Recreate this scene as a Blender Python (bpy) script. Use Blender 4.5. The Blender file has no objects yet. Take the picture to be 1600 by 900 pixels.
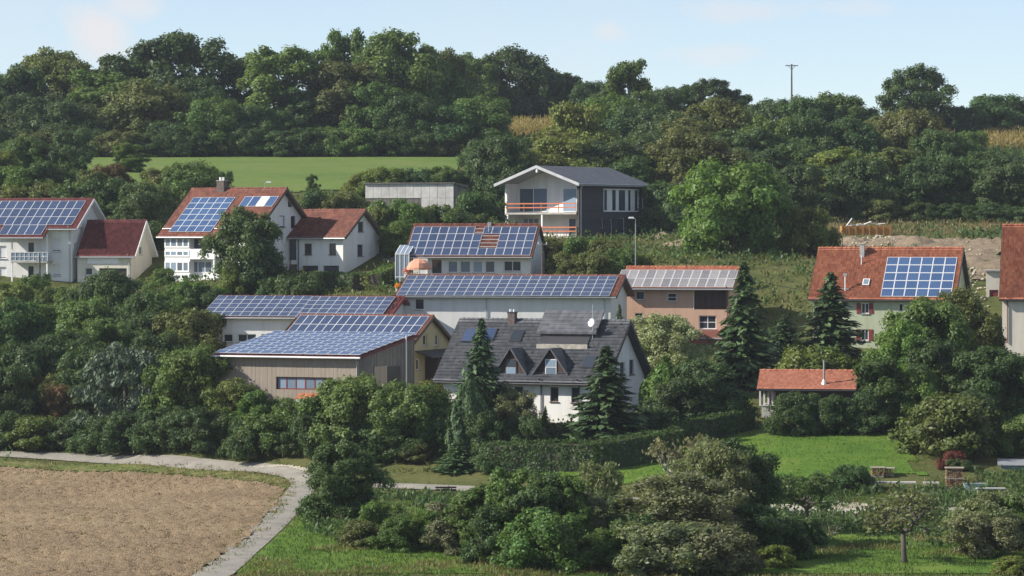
import bpy, bmesh, math, random
import numpy as np
from mathutils import Vector, Matrix

random.seed(7)
rng = np.random.default_rng(7)
R = math.radians
sc = bpy.context.scene
col = sc.collection

# ------------------------------------------------------------------ camera
F = 5197.0            # focal length in photo pixels (photo 1600 x 900)
HY = 370.0            # photo row of the true horizon
cam_d = bpy.data.cameras.new('camera')
cam = bpy.data.objects.new('camera', cam_d)
col.objects.link(cam)
cam.location = (0, 0, 0)
cam.rotation_euler = (R(90), 0, 0)
cam_d.sensor_width = 36.0
cam_d.lens = 36.0 * F / 1600.0
cam_d.shift_y = -(450.0 - HY) / 1600.0
cam_d.clip_start = 0.5
cam_d.clip_end = 9000.0
sc.camera = cam

# ------------------------------------------------------------------ sky and sun
SUN_AZ = 83.0         # degrees left of the direction back towards the camera
SUN_EL = 33.0
sdir = Vector((-math.sin(R(SUN_AZ)) * math.cos(R(SUN_EL)), -math.cos(R(SUN_AZ)) * math.cos(R(SUN_EL)), math.sin(R(SUN_EL))))
world = bpy.data.worlds.new('World')
sc.world = world
world.use_nodes = True
wn, wl = world.node_tree.nodes, world.node_tree.links
wn.clear()
wout = wn.new('ShaderNodeOutputWorld')
wbg = wn.new('ShaderNodeBackground')
sky = wn.new('ShaderNodeTexSky')
sky.sky_type = 'NISHITA'
sky.sun_disc = False
sky.sun_elevation = R(SUN_EL)
sky.sun_rotation = math.atan2(sdir.x, sdir.y)
sky.altitude = 3000
sky.air_density = 1.0
sky.dust_density = 0.1
sky.ozone_density = 1.7
wbg.inputs['Strength'].default_value = 0.104
# soft, thin clouds in the same sky all around
wtc = wn.new('ShaderNodeTexCoord')
wmap = wn.new('ShaderNodeMapping')
wmap.inputs['Scale'].default_value = (9.0, 9.0, 13.0)
wmap.inputs['Location'].default_value = (4.26, 0.9, 0.15)
wnoise = wn.new('ShaderNodeTexNoise')
wnoise.inputs['Scale'].default_value = 1.0
wnoise.inputs['Detail'].default_value = 7.0
wnoise.inputs['Roughness'].default_value = 0.5
wramp = wn.new('ShaderNodeValToRGB')
wramp.color_ramp.elements[0].position = 0.5
wramp.color_ramp.elements[0].color = (0.22, 0.22, 0.22, 1)      # thin veil over the whole sky
wramp.color_ramp.elements[1].position = 0.72
wramp.color_ramp.elements[1].color = (0.45, 0.45, 0.45, 1)
wmix = wn.new('ShaderNodeMix')
wmix.data_type = 'RGBA'
wmix.inputs['B'].default_value = (5.7, 5.5, 5.55, 1)
wl.new(wtc.outputs['Generated'], wmap.inputs['Vector'])
wl.new(wmap.outputs['Vector'], wnoise.inputs['Vector'])
wl.new(wnoise.outputs['Fac'], wramp.inputs['Fac'])
def cloud(px, py, rx, rz, amount, prev):
    c = Vector((px - 800.0, F, HY - py)).normalized()
    sb = wn.new('ShaderNodeVectorMath'); sb.operation = 'SUBTRACT'; sb.inputs[1].default_value = c
    ml = wn.new('ShaderNodeVectorMath'); ml.operation = 'MULTIPLY'; ml.inputs[1].default_value = (F / rx, 0.0, F / rz)
    ln = wn.new('ShaderNodeVectorMath'); ln.operation = 'LENGTH'
    nz = wn.new('ShaderNodeTexNoise'); nz.inputs['Scale'].default_value = 70.0; nz.inputs['Detail'].default_value = 6.0
    md = wn.new('ShaderNodeMath'); md.operation = 'MULTIPLY_ADD'; md.inputs[1].default_value = 1.5
    mr = wn.new('ShaderNodeMapRange'); mr.interpolation_type = 'SMOOTHSTEP'
    for k, v in (('From Min', 2.1), ('From Max', 0.9), ('To Min', 0.0), ('To Max', amount)): mr.inputs[k].default_value = v
    mx = wn.new('ShaderNodeMath'); mx.operation = 'MAXIMUM'
    wl.new(wtc.outputs['Generated'], sb.inputs[0]); wl.new(sb.outputs[0], ml.inputs[0]); wl.new(ml.outputs[0], ln.inputs[0])
    wl.new(wtc.outputs['Generated'], nz.inputs['Vector']); wl.new(nz.outputs['Fac'], md.inputs[0]); wl.new(ln.outputs['Value'], md.inputs[2])
    wl.new(md.outputs[0], mr.inputs['Value']); wl.new(mr.outputs[0], mx.inputs[0]); wl.new(prev, mx.inputs[1])
    return mx.outputs[0]
cf = wramp.outputs['Color']
for args in ((150, 48, 75, 62, 0.85), (205, 8, 90, 40, 0.7), (948, 48, 42, 28, 0.6), (1120, 85, 120, 26, 0.5), (1150, 18, 130, 30, 0.55), (1340, 14, 90, 20, 0.45)): cf = cloud(*args, cf)
wl.new(cf, wmix.inputs['Factor'])
wl.new(sky.outputs['Color'], wmix.inputs['A'])
wl.new(wmix.outputs['Result'], wbg.inputs['Color'])
wl.new(wbg.outputs['Background'], wout.inputs['Surface'])

sun_d = bpy.data.lights.new('sun', 'SUN')
sun = bpy.data.objects.new('sun', sun_d)
col.objects.link(sun)
sun.location = (-60, 100, 120)
sun.rotation_euler = sdir.to_track_quat('Z', 'Y').to_euler()
sun_d.energy = 5.0
sun_d.angle = R(0.53)
sun_d.color = (1.0, 0.93, 0.82)

sc.view_settings.view_transform = 'Standard'
sc.view_settings.look = 'None'
sc.view_settings.gamma = 1.0
sc.view_settings.exposure = 0.55
sc.cycles.use_denoising = True
sc.cycles.denoising_input_passes = 'RGB_ALBEDO_NORMAL'
sc.cycles.denoising_prefilter = 'NONE'
sc.cycles.max_bounces = 6
sc.cycles.transparent_max_bounces = 8

# ------------------------------------------------------------------ pixel helpers
def PX(px, Y): return (px - 800.0) * Y / F
def PZ(py, Y): return (HY - py) * Y / F

# ------------------------------------------------------------------ terrain: heights from ground points seen in the photograph
GP = [ # photo column, photo row, distance
 (-100,900,180),(100,900,180),(345,900,180),(700,900,180),(1000,900,181),(1415,890,184),(1600,890,184),
 (-100,800,219),(200,800,219),(460,775,238),(600,790,226),(900,800,222),
 (-100,708,276),(0,711,275),(200,719,270),(380,730,262),(485,745,252),(600,757,247),(740,763,243),(1000,775,236),
 (1190,785,227),(1340,803,219),(1500,800,220),(1640,800,220),
 (1250,750,236),(1420,742,238),(1250,700,250),(1420,685,254),(1180,665,262),(1340,662,264),(1560,720,245),(1560,640,272),
 (1040,735,245),(850,735,247),(1000,664,262),(800,664,263),(690,655,267),
 (560,650,268),(440,645,270),(350,640,274),(640,622,280),
 (0,640,295),(150,640,292),(280,640,288),(0,540,318),(200,530,318),(290,500,325),
 (20,449,350),(110,448,350),(200,447,350),(240,440,350),(300,440,341),(400,441,341),(530,441,342),(600,432,340),
 (330,548,303),(450,546,302),(620,540,303),(800,556,302),(960,556,303),
 (640,434,332),(740,434,332),(840,430,333),(480,470,325),(560,455,330),
 (985,531,309),(1130,531,308),(1060,590,283),(1180,560,295),(1150,610,280),
 (1000,415,338),(1060,400,342),(1130,405,342),(1200,470,318),(900,425,340),(860,400,355),
 (850,373,378),(780,372,380),(910,375,377),(1000,372,385),(1060,372,372),(1020,360,390),
 (1270,548,298),(1480,545,297),(1350,600,280),(1350,430,325),(1450,392,345),(1540,440,318),(1570,527,296),(1640,527,296),
 (1300,368,370),(1390,368,370),(1480,370,372),(1570,365,372),(1640,365,372),(1250,400,352),(1180,412,350),
 (570,330,376),(710,330,374),(640,345,365),(620,390,350),(520,320,385),
 (-100,330,378),(60,325,376),(200,320,378),(300,305,392),(450,302,395),(600,300,398),(720,300,402),
 (60,248,462),(300,247,465),(500,246,468),(700,245,470),(-100,248,462),
 (820,290,420),(950,300,420),(1100,320,410),(1250,335,402),(1400,345,398),(1550,347,396),(1660,347,396),
 (850,225,500),(1000,240,480),(1200,250,478),(1400,255,475),(1600,258,475),
 (830,200,562),(1237,190,565),(1580,218,548),(1000,196,565),(600,205,562),(300,208,560),(0,208,560),(1700,215,552),(-150,208,560),
]
gx = np.array([PX(a, c) for a, b, c in GP]); gy = np.array([c * 1.0 for a, b, c in GP]); gz = np.array([PZ(b, c) for a, b, c in GP])
SX, SY = 60.0, 60.0
def _phi(d2): return np.where(d2 > 0, d2 * np.log(d2 + 1e-12), 0.0)
n_ = len(gx)
A_ = np.zeros((n_ + 3, n_ + 3))
A_[:n_, :n_] = _phi(((gx[:, None] - gx[None]) / SX) ** 2 + ((gy[:, None] - gy[None]) / SY) ** 2) + np.eye(n_) * 0.02
A_[:n_, n_] = 1; A_[:n_, n_ + 1] = gx / SX; A_[:n_, n_ + 2] = gy / SY
A_[n_:, :n_] = A_[:n_, n_:].T
w_ = np.linalg.solve(A_, np.concatenate([gz, [0, 0, 0]]))
def sstep(a, b, x):
    t = np.clip((x - a) / (b - a), 0, 1); return t * t * (3 - 2 * t)
def terr(x, y):
    x = np.asarray(x, float); y = np.asarray(y, float)
    sh = np.broadcast(x, y).shape
    x = np.broadcast_to(x, sh).ravel(); y = np.broadcast_to(y, sh).ravel()
    yc = np.clip(y, 178, 560); lim = 0.19 * yc
    xc = lim * np.tanh(np.clip(x / lim, -3, 3) ** 1) if False else np.clip(x, -lim, lim)
    out = np.zeros(len(x))
    for i in range(0, len(x), 20000):
        s = slice(i, i + 20000)
        out[s] = _phi(((xc[s, None] - gx) / SX) ** 2 + ((yc[s, None] - gy) / SY) ** 2) @ w_[:n_] + w_[n_] + w_[n_ + 1] * xc[s] / SX + w_[n_ + 2] * yc[s] / SY
    far = 17.0 - 4.0 * sstep(700, 1600, y)
    out = out + (far - out) * sstep(565, 640, y)
    near = np.interp(y, [-400, -40, 0, 60, 120, 165], [0.5, -1.2, -1.75, -12.5, -18.0, -18.4])
    out = near + (out - near) * sstep(140, 178, y)
    return out.reshape(sh)
def tz(x, y): return float(terr(np.array([x]), np.array([y]))[0])
_ys = np.linspace(165, 600, 1740)
def ground(px, py):
    """where the line of sight through a photo pixel meets the terrain"""
    h = terr(PX(px, _ys), _ys); z = PZ(py, _ys)
    k = np.argmax(h >= z)
    return (PX(px, _ys[k]), float(_ys[k]))

# ------------------------------------------------------------------ materials
MATS = {}
def nodes_of(name):
    m = bpy.data.materials.new(name); m.use_nodes = True
    nt = m.node_tree; nt.nodes.clear()
    o = nt.nodes.new('ShaderNodeOutputMaterial'); b = nt.nodes.new('ShaderNodeBsdfPrincipled')
    nt.links.new(b.outputs[0], o.inputs[0])
    MATS[name] = m
    return m, nt, b, o
def N(nt, t, **kw):
    n = nt.nodes.new(t)
    for k, v in kw.items():
        if k in n.inputs: n.inputs[k].default_value = v
        else: setattr(n, k, v)
    return n
def ramp(nt, fac, stops):
    r = nt.nodes.new('ShaderNodeValToRGB'); e = r.color_ramp.elements
    while len(e) < len(stops): e.new(0.5)
    for i, (p, c) in enumerate(stops):
        e[i].position = p; e[i].color = (*c, 1)
    nt.links.new(fac, r.inputs[0]); return r.outputs[0]
def mixc(nt, fac, a, b, mode='MIX'):
    m = nt.nodes.new('ShaderNodeMix'); m.data_type = 'RGBA'; m.blend_type = mode
    for s, v in (('Factor', fac), ('A', a), ('B', b)):
        sock = [i for i in m.inputs if i.name == s and (s == 'Factor' and i.type == 'VALUE' or s != 'Factor' and i.type == 'RGBA')][0]
        if isinstance(v, (int, float)): sock.default_value = v
        elif isinstance(v, tuple): sock.default_value = (*v, 1)
        else: nt.links.new(v, sock)
    return [o for o in m.outputs if o.type == 'RGBA'][0]
def bump(nt, b, h, s, d=0.05):
    bp = N(nt, 'ShaderNodeBump', Strength=s, Distance=d)
    nt.links.new(h, bp.inputs['Height']); nt.links.new(bp.outputs[0], b.inputs['Normal'])
def plain(name, c, rough=0.7, metal=0.0, var=0.12, scale=1.3, spec=None, bumps=0.0):
    m, nt, b, o = nodes_of(name)
    tc = N(nt, 'ShaderNodeTexCoord')
    n1 = N(nt, 'ShaderNodeTexNoise', Scale=scale, Detail=6.0, Roughness=0.65)
    nt.links.new(tc.outputs['Object'], n1.inputs['Vector'])
    lo = tuple(x * (1 - var * 1.6) for x in c); hi = tuple(min(1, x * (1 + var)) for x in c)
    nt.links.new(ramp(nt, n1.outputs[0], [(0.3, lo), (0.7, hi)]), b.inputs['Base Color'])
    b.inputs['Roughness'].default_value = rough; b.inputs['Metallic'].default_value = metal
    if spec is not None: b.inputs['Specular IOR Level'].default_value = spec
    if bumps:
        n2 = N(nt, 'ShaderNodeTexNoise', Scale=scale * 12, Detail=4.0)
        nt.links.new(tc.outputs['Object'], n2.inputs['Vector']); bump(nt, b, n2.outputs[0], bumps, 0.02)
    return m
def stucco(name, c, dirt=0.15):
    m, nt, b, o = nodes_of(name)
    tc = N(nt, 'ShaderNodeTexCoord')
    mp = N(nt, 'ShaderNodeMapping'); mp.inputs['Scale'].default_value = (1.2, 1.2, 0.16)
    nt.links.new(tc.outputs['Object'], mp.inputs['Vector'])
    n1 = N(nt, 'ShaderNodeTexNoise', Scale=1.4, Detail=7.0, Roughness=0.6)       # rain streaks
    nt.links.new(mp.outputs[0], n1.inputs['Vector'])
    n2 = N(nt, 'ShaderNodeTexNoise', Scale=0.5, Detail=5.0, Roughness=0.6)
    nt.links.new(tc.outputs['Object'], n2.inputs['Vector'])
    d = tuple(x * (1 - dirt) * k for x, k in zip(c, (0.98, 0.96, 0.92)))
    c1 = mixc(nt, ramp(nt, n1.outputs[0], [(0.45, (0, 0, 0)), (0.75, (1, 1, 1))]), c, d)
    c2 = mixc(nt, ramp(nt, n2.outputs[0], [(0.35, (0, 0, 0)), (0.8, (0.5, 0.5, 0.5))]), c1, d)
    nt.links.new(c2, b.inputs['Base Color']); b.inputs['Roughness'].default_value = 0.9
    b.inputs['Specular IOR Level'].default_value = 0.2
    n3 = N(nt, 'ShaderNodeTexNoise', Scale=25.0, Detail=3.0)
    nt.links.new(tc.outputs['Object'], n3.inputs['Vector']); bump(nt, b, n3.outputs[0], 0.25, 0.02)
    return m
def tilemat(name, c1, c2, c3, pitch=0.30, course=0.36, rough=0.75):
    """roof tiles: each tile of its own shade, with moss and weathering; the relief is modelled"""
    m, nt, b, o = nodes_of(name)
    tc = N(nt, 'ShaderNodeTexCoord')
    dv = N(nt, 'ShaderNodeVectorMath', operation='DIVIDE'); dv.inputs[1].default_value = (pitch, course * 0.8, 50)
    fl = N(nt, 'ShaderNodeVectorMath', operation='FLOOR')
    wnz = N(nt, 'ShaderNodeTexWhiteNoise')
    nt.links.new(tc.outputs['Object'], dv.inputs[0]); nt.links.new(dv.outputs[0], fl.inputs[0]); nt.links.new(fl.outputs[0], wnz.inputs[0])
    base = ramp(nt, wnz.outputs['Value'], [(0.0, c1), (0.55, c2), (1.0, c3)])
    n1 = N(nt, 'ShaderNodeTexNoise', Scale=0.55, Detail=6.0, Roughness=0.65)
    nt.links.new(tc.outputs['Object'], n1.inputs['Vector'])
    base = mixc(nt, ramp(nt, n1.outputs[0], [(0.5, (0, 0, 0)), (0.75, (0.5, 0.5, 0.5))]), base, tuple(0.5 * x + 0.01 for x in c1))
    nt.links.new(base, b.inputs['Base Color']); b.inputs['Roughness'].default_value = rough
    b.inputs['Specular IOR Level'].default_value = 0.3
    return m
def boards(name, c, c2, w=0.16, axis=0, rough=0.8):
    m, nt, b, o = nodes_of(name)
    tc = N(nt, 'ShaderNodeTexCoord')
    dv = N(nt, 'ShaderNodeVectorMath', operation='DIVIDE'); dv.inputs[1].default_value = tuple(w if i == axis or (axis == 0 and i == 1) else 60 for i in range(3))
    fl = N(nt, 'ShaderNodeVectorMath', operation='FLOOR'); wnz = N(nt, 'ShaderNodeTexWhiteNoise')
    nt.links.new(tc.outputs['Object'], dv.inputs[0]); nt.links.new(dv.outputs[0], fl.inputs[0]); nt.links.new(fl.outputs[0], wnz.inputs[0])
    n1 = N(nt, 'ShaderNodeTexNoise', Scale=1.5, Detail=6.0)
    nt.links.new(tc.outputs['Object'], n1.inputs['Vector'])
    k = mixc(nt, 0.5, wnz.outputs['Color'], n1.outputs[0])
    bw = N(nt, 'ShaderNodeRGBToBW'); nt.links.new(k, bw.inputs[0])
    nt.links.new(ramp(nt, bw.outputs[0], [(0.25, c), (0.75, c2)]), b.inputs['Base Color'])
    fr = N(nt, 'ShaderNodeVectorMath', operation='FRACTION'); nt.links.new(dv.outputs[0], fr.inputs[0])
    sp = N(nt, 'ShaderNodeSeparateXYZ'); nt.links.new(fr.outputs[0], sp.inputs[0])
    gr = N(nt, 'ShaderNodeMath', operation='GREATER_THAN'); gr.inputs[1].default_value = 0.1
    nt.links.new(sp.outputs[axis], gr.inputs[0]); bump(nt, b, gr.outputs[0], 0.8, 0.02)
    b.inputs['Roughness'].default_value = rough
    return m
def cells(name, c, c2, rough=0.12, spec=0.6):
    m, nt, b, o = nodes_of(name)
    oi = N(nt, 'ShaderNodeObjectInfo'); tc = N(nt, 'ShaderNodeTexCoord')
    n1 = N(nt, 'ShaderNodeTexNoise', Scale=1.2, Detail=3.0)
    nt.links.new(tc.outputs['Object'], n1.inputs['Vector'])
    k = mixc(nt, 0.45, oi.outputs['Random'], n1.outputs[0])
    bw = N(nt, 'ShaderNodeRGBToBW'); nt.links.new(k, bw.inputs[0])
    base = ramp(nt, bw.outputs[0], [(0.2, c), (0.8, c2)])
    br = N(nt, 'ShaderNodeTexBrick', Scale=1.0); br.offset = 0.0
    br.inputs['Brick Width'].default_value = 0.16; br.inputs['Row Height'].default_value = 0.16; br.inputs['Mortar Size'].default_value = 0.006
    nt.links.new(tc.outputs['Object'], br.inputs['Vector'])
    base = mixc(nt, br.outputs['Fac'], base, tuple(min(1, x * 2.2 + 0.05) for x in c2))
    nt.links.new(base, b.inputs['Base Color'])
    b.inputs['Roughness'].default_value = rough; b.inputs['Specular IOR Level'].default_value = spec
    return m
def glass(name, c, rough=0.06):
    m, nt, b, o = nodes_of(name)
    oi = N(nt, 'ShaderNodeObjectInfo')
    lo = tuple(x * 0.5 for x in c); hi = tuple(x * 1.7 for x in c)
    nt.links.new(ramp(nt, oi.outputs['Random'], [(0.0, lo), (1.0, hi)]), b.inputs['Base Color'])
    b.inputs['Roughness'].default_value = rough; b.inputs['Specular IOR Level'].default_value = 0.6
    return m
def foliage(name, rough=0.5, trans=0.40):
    """leaves: hue from the object's own colour, every leaf and every region of the crown a little different"""
    m, nt, b, o = nodes_of(name)
    oi = N(nt, 'ShaderNodeObjectInfo'); ge = N(nt, 'ShaderNodeNewGeometry'); tc = N(nt, 'ShaderNodeTexCoord')
    n1 = N(nt, 'ShaderNodeTexNoise', Scale=0.7, Detail=3.0)
    nt.links.new(tc.outputs['Object'], n1.inputs['Vector'])
    hs = N(nt, 'ShaderNodeHueSaturation')
    mr = N(nt, 'ShaderNodeMapRange'); mr.inputs['From Min'].default_value = 0.3; mr.inputs['From Max'].default_value = 0.7
    mr.inputs['To Min'].default_value = 0.482; mr.inputs['To Max'].default_value = 0.512
    nt.links.new(n1.outputs[0], mr.inputs[0]); nt.links.new(mr.outputs[0], hs.inputs['Hue'])
    vr = N(nt, 'ShaderNodeMapRange'); vr.inputs['To Min'].default_value = 0.6; vr.inputs['To Max'].default_value = 1.45
    nt.links.new(ge.outputs['Random Per Island'], vr.inputs[0]); nt.links.new(vr.outputs[0], hs.inputs['Value'])
    nt.links.new(oi.outputs['Color'], hs.inputs['Color'])
    nt.links.new(hs.outputs[0], b.inputs['Base Color'])
    b.inputs['Roughness'].default_value = rough; b.inputs['Specular IOR Level'].default_value = 0.25
    tl = N(nt, 'ShaderNodeBsdfTranslucent')
    lc = mixc(nt, 1.0, hs.outputs[0], (1.0, 1.05, 0.5), 'MULTIPLY'); nt.links.new(lc, tl.inputs['Color'])
    mx = N(nt, 'ShaderNodeMixShader'); mx.inputs[0].default_value = trans
    nt.links.new(b.outputs[0], mx.inputs[1]); nt.links.new(tl.outputs[0], mx.inputs[2]); nt.links.new(mx.outputs[0], o.inputs[0])
    return m
def earth(name, stops, scale=0.15, fine=6.0, rough=0.95, bumps=0.5, fmix=0.4):
    m, nt, b, o = nodes_of(name)
    ge = N(nt, 'ShaderNodeNewGeometry')
    n1 = N(nt, 'ShaderNodeTexNoise', Scale=scale, Detail=8.0, Roughness=0.62)
    n2 = N(nt, 'ShaderNodeTexNoise', Scale=fine, Detail=4.0, Roughness=0.7)
    for n in (n1, n2): nt.links.new(ge.outputs['Position'], n.inputs['Vector'])
    k = mixc(nt, fmix, n1.outputs[0], n2.outputs[0]); bw = N(nt, 'ShaderNodeRGBToBW'); nt.links.new(k, bw.inputs[0])
    nt.links.new(ramp(nt, bw.outputs[0], stops), b.inputs['Base Color'])
    b.inputs['Roughness'].default_value = rough; b.inputs['Specular IOR Level'].default_value = 0.1
    if bumps: bump(nt, b, n2.outputs[0], bumps, 0.15)
    return m

WHITE = stucco('white_render', (0.80, 0.80, 0.79))
WHITE2 = stucco('grey_white_render', (0.72, 0.725, 0.72), 0.14)
CREAM = stucco('cream_render', (0.70, 0.66, 0.58))
PINK = stucco('pink_render', (0.60, 0.40, 0.30), 0.12)
GREENW = stucco('pale_green_render', (0.42, 0.47, 0.34))
YELLOW = stucco('yellow_render', (0.56, 0.47, 0.27))
STONE = plain('garden_wall_stone', (0.42, 0.39, 0.33), 0.9, var=0.3, scale=3, bumps=0.6)
T_RED = tilemat('red_brown_tiles', (0.12, 0.042, 0.03), (0.18, 0.062, 0.042), (0.235, 0.09, 0.062))
T_WINE = tilemat('wine_red_tiles', (0.09, 0.02, 0.022), (0.13, 0.03, 0.032), (0.17, 0.045, 0.042))
T_ORANGE = tilemat('orange_tiles', (0.27, 0.085, 0.048), (0.37, 0.125, 0.07), (0.45, 0.175, 0.10), 0.20, 0.30)
T_HUT = tilemat('hut_tiles', (0.35, 0.125, 0.078), (0.44, 0.17, 0.105), (0.50, 0.215, 0.138), 0.2, 0.3)
T_GREY = tilemat('slate_grey_tiles', (0.072, 0.077, 0.090), (0.098, 0.104, 0.119), (0.128, 0.133, 0.148), 0.30, 0.36, 0.6)
T_SLATE = tilemat('blue_grey_tiles', (0.10, 0.11, 0.13), (0.125, 0.135, 0.155), (0.15, 0.16, 0.18), 0.3, 0.34, 0.6)
CELL = cells('solar_cells', (0.018, 0.034, 0.080), (0.036, 0.058, 0.118))
CELL_L = cells('bright_solar_cells', (0.024, 0.058, 0.138), (0.042, 0.088, 0.19))
CELL_G = cells('grey_collector', (0.10, 0.098, 0.11), (0.27, 0.255, 0.25), 0.35, 0.4)
ALU = plain('aluminium', (0.78, 0.79, 0.80), 0.4, 0.15, var=0.04)
ZINC = plain('zinc', (0.42, 0.44, 0.46), 0.45, 0.5, var=0.08)
DARKM = plain('dark_metal', (0.05, 0.05, 0.055), 0.5, 0.3)
PANE = glass('window_glass', (0.035, 0.045, 0.06))
PANE_L = glass('pale_window_glass', (0.16, 0.21, 0.27), 0.1)
BLIND = plain('white_blind', (0.72, 0.73, 0.74), 0.6, var=0.05)
WFRAME = plain('white_frame', (0.82, 0.82, 0.82), 0.5, var=0.03)
BFRAME = plain('brown_frame', (0.09, 0.05, 0.035), 0.6)
REDW = plain('red_painted_wood', (0.22, 0.035, 0.03), 0.6)
WOOD_D = boards('dark_stained_wood', (0.045, 0.025, 0.022), (0.075, 0.042, 0.035))
WOOD_G = boards('weathered_boards', (0.285, 0.24, 0.19), (0.345, 0.298, 0.24), 0.22)
WOOD_S = boards('shed_boards', (0.09, 0.085, 0.08), (0.19, 0.18, 0.165), 0.2)
CLAD = boards('black_cladding', (0.032, 0.032, 0.036), (0.055, 0.055, 0.06), 0.14, 2)
OCHRE = boards('ochre_planks', (0.36, 0.17, 0.05), (0.50, 0.25, 0.08), 0.2)
ORANGE_RAIL = plain('orange_boards', (0.55, 0.16, 0.07), 0.6)
SHEET = plain('pale_fibre_sheets', (0.56, 0.55, 0.53), 0.8, var=0.22, scale=0.6)
CONC = plain('concrete', (0.40, 0.39, 0.37), 0.9, var=0.2, bumps=0.4)
BRICK = plain('chimney_brick', (0.13, 0.10, 0.09), 0.9, var=0.3, scale=5, bumps=0.6)
BARK = plain('bark', (0.10, 0.085, 0.07), 0.95, var=0.35, scale=4, bumps=0.8)
PALEBARK = plain('pale_bark', (0.27, 0.25, 0.22), 0.95, var=0.3, scale=4, bumps=0.8)
LEAF = foliage('leaves')
NEEDLE = foliage('needles', 0.6, 0.12)
# ------------------------------------------------------------------ mesh helpers
def fast_mesh(name, V, Q, mats, mi=None, smooth=False):
    """mesh from numpy vertices and faces (n x 3 or n x 4)"""
    me = bpy.data.meshes.new(name)
    V = np.asarray(V, np.float32); Q = np.asarray(Q, np.int32); k = Q.shape[1]
    me.vertices.add(len(V)); me.vertices.foreach_set('co', V.ravel())
    me.loops.add(Q.size); me.loops.foreach_set('vertex_index', Q.ravel())
    me.polygons.add(len(Q)); me.polygons.foreach_set('loop_start', np.arange(0, Q.size, k, dtype=np.int32))
    for m in (mats if isinstance(mats, (list, tuple)) else [mats]): me.materials.append(m)
    if mi is not None: me.polygons.foreach_set('material_index', np.asarray(mi, np.int32))
    if smooth: me.polygons.foreach_set('use_smooth', np.ones(len(Q), bool))
    me.update(); me.validate()
    return me
def link(name, me, parent=None):
    o = bpy.data.objects.new(name, me); col.objects.link(o)
    if parent is not None: o.parent = parent
    return o
def tag(o, label=None, cat=None, group=None, kind=None):
    if label: o['label'] = label
    if cat: o['category'] = cat
    if group: o['group'] = group
    if kind: o['kind'] = kind
    return o
def empty(name, loc, rz=0.0):
    o = bpy.data.objects.new(name, None); col.objects.link(o)
    o.location = loc; o.rotation_euler = (0, 0, rz); o.empty_display_size = 0.5
    return o
class MB:
    def __init__(s): s.v = []; s.f = []; s.m = []
    def add(s, vs, fs, m=0):
        k = len(s.v); s.v += [tuple(a) for a in vs]; s.f += [tuple(i + k for i in f) for f in fs]; s.m += [m] * len(fs); return s
    def box(s, a, b, m=0):
        (x0, y0, z0), (x1, y1, z1) = a, b
        return s.add([(x0,y0,z0),(x1,y0,z0),(x1,y1,z0),(x0,y1,z0),(x0,y0,z1),(x1,y0,z1),(x1,y1,z1),(x0,y1,z1)],
                     [(3,2,1,0),(4,5,6,7),(0,1,5,4),(1,2,6,5),(2,3,7,6),(3,0,4,7)], m)
    def hexa(s, p, m=0):   # 8 corners, bottom ring then top ring
        return s.add(p, [(3,2,1,0),(4,5,6,7),(0,1,5,4),(1,2,6,5),(2,3,7,6),(3,0,4,7)], m)
    def tube(s, p, r, n=6, m=0, cap=True):
        """tube through points p with radii r"""
        p = [Vector(a) for a in p]; r = r if isinstance(r, (list, tuple)) else [r] * len(p)
        rings = []
        for i, a in enumerate(p):
            d = (p[min(i + 1, len(p) - 1)] - p[max(i - 1, 0)]).normalized()
            u = d.orthogonal().normalized() if abs(d.z) > 0.9 else Vector((0, 0, 1)).cross(d).normalized()
            w = d.cross(u)
            rings.append([a + (u * math.cos(2 * math.pi * j / n) + w * math.sin(2 * math.pi * j / n)) * r[i] for j in range(n)])
        vs = [q for g in rings for q in g]; fs = []
        for i in range(len(p) - 1):
            for j in range(n): fs.append((i*n+j, i*n+(j+1) % n, (i+1)*n+(j+1) % n, (i+1)*n+j))
        if cap: fs += [tuple(range(n))[::-1], tuple(range((len(p)-1)*n, len(p)*n))]
        return s.add(vs, fs, m)
    def build(s, name, mats, parent=None, smooth=False):
        me = bpy.data.meshes.new(name); me.from_pydata(s.v, [], s.f)
        for m in (mats if isinstance(mats, (list, tuple)) else [mats]): me.materials.append(m)
        me.polygons.foreach_set('material_index', s.m)
        if smooth: me.polygons.foreach_set('use_smooth', [True] * len(s.f))
        me.update(); return link(name, me, parent)

FOOT = []          # building footprints, kept free of plants
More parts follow.
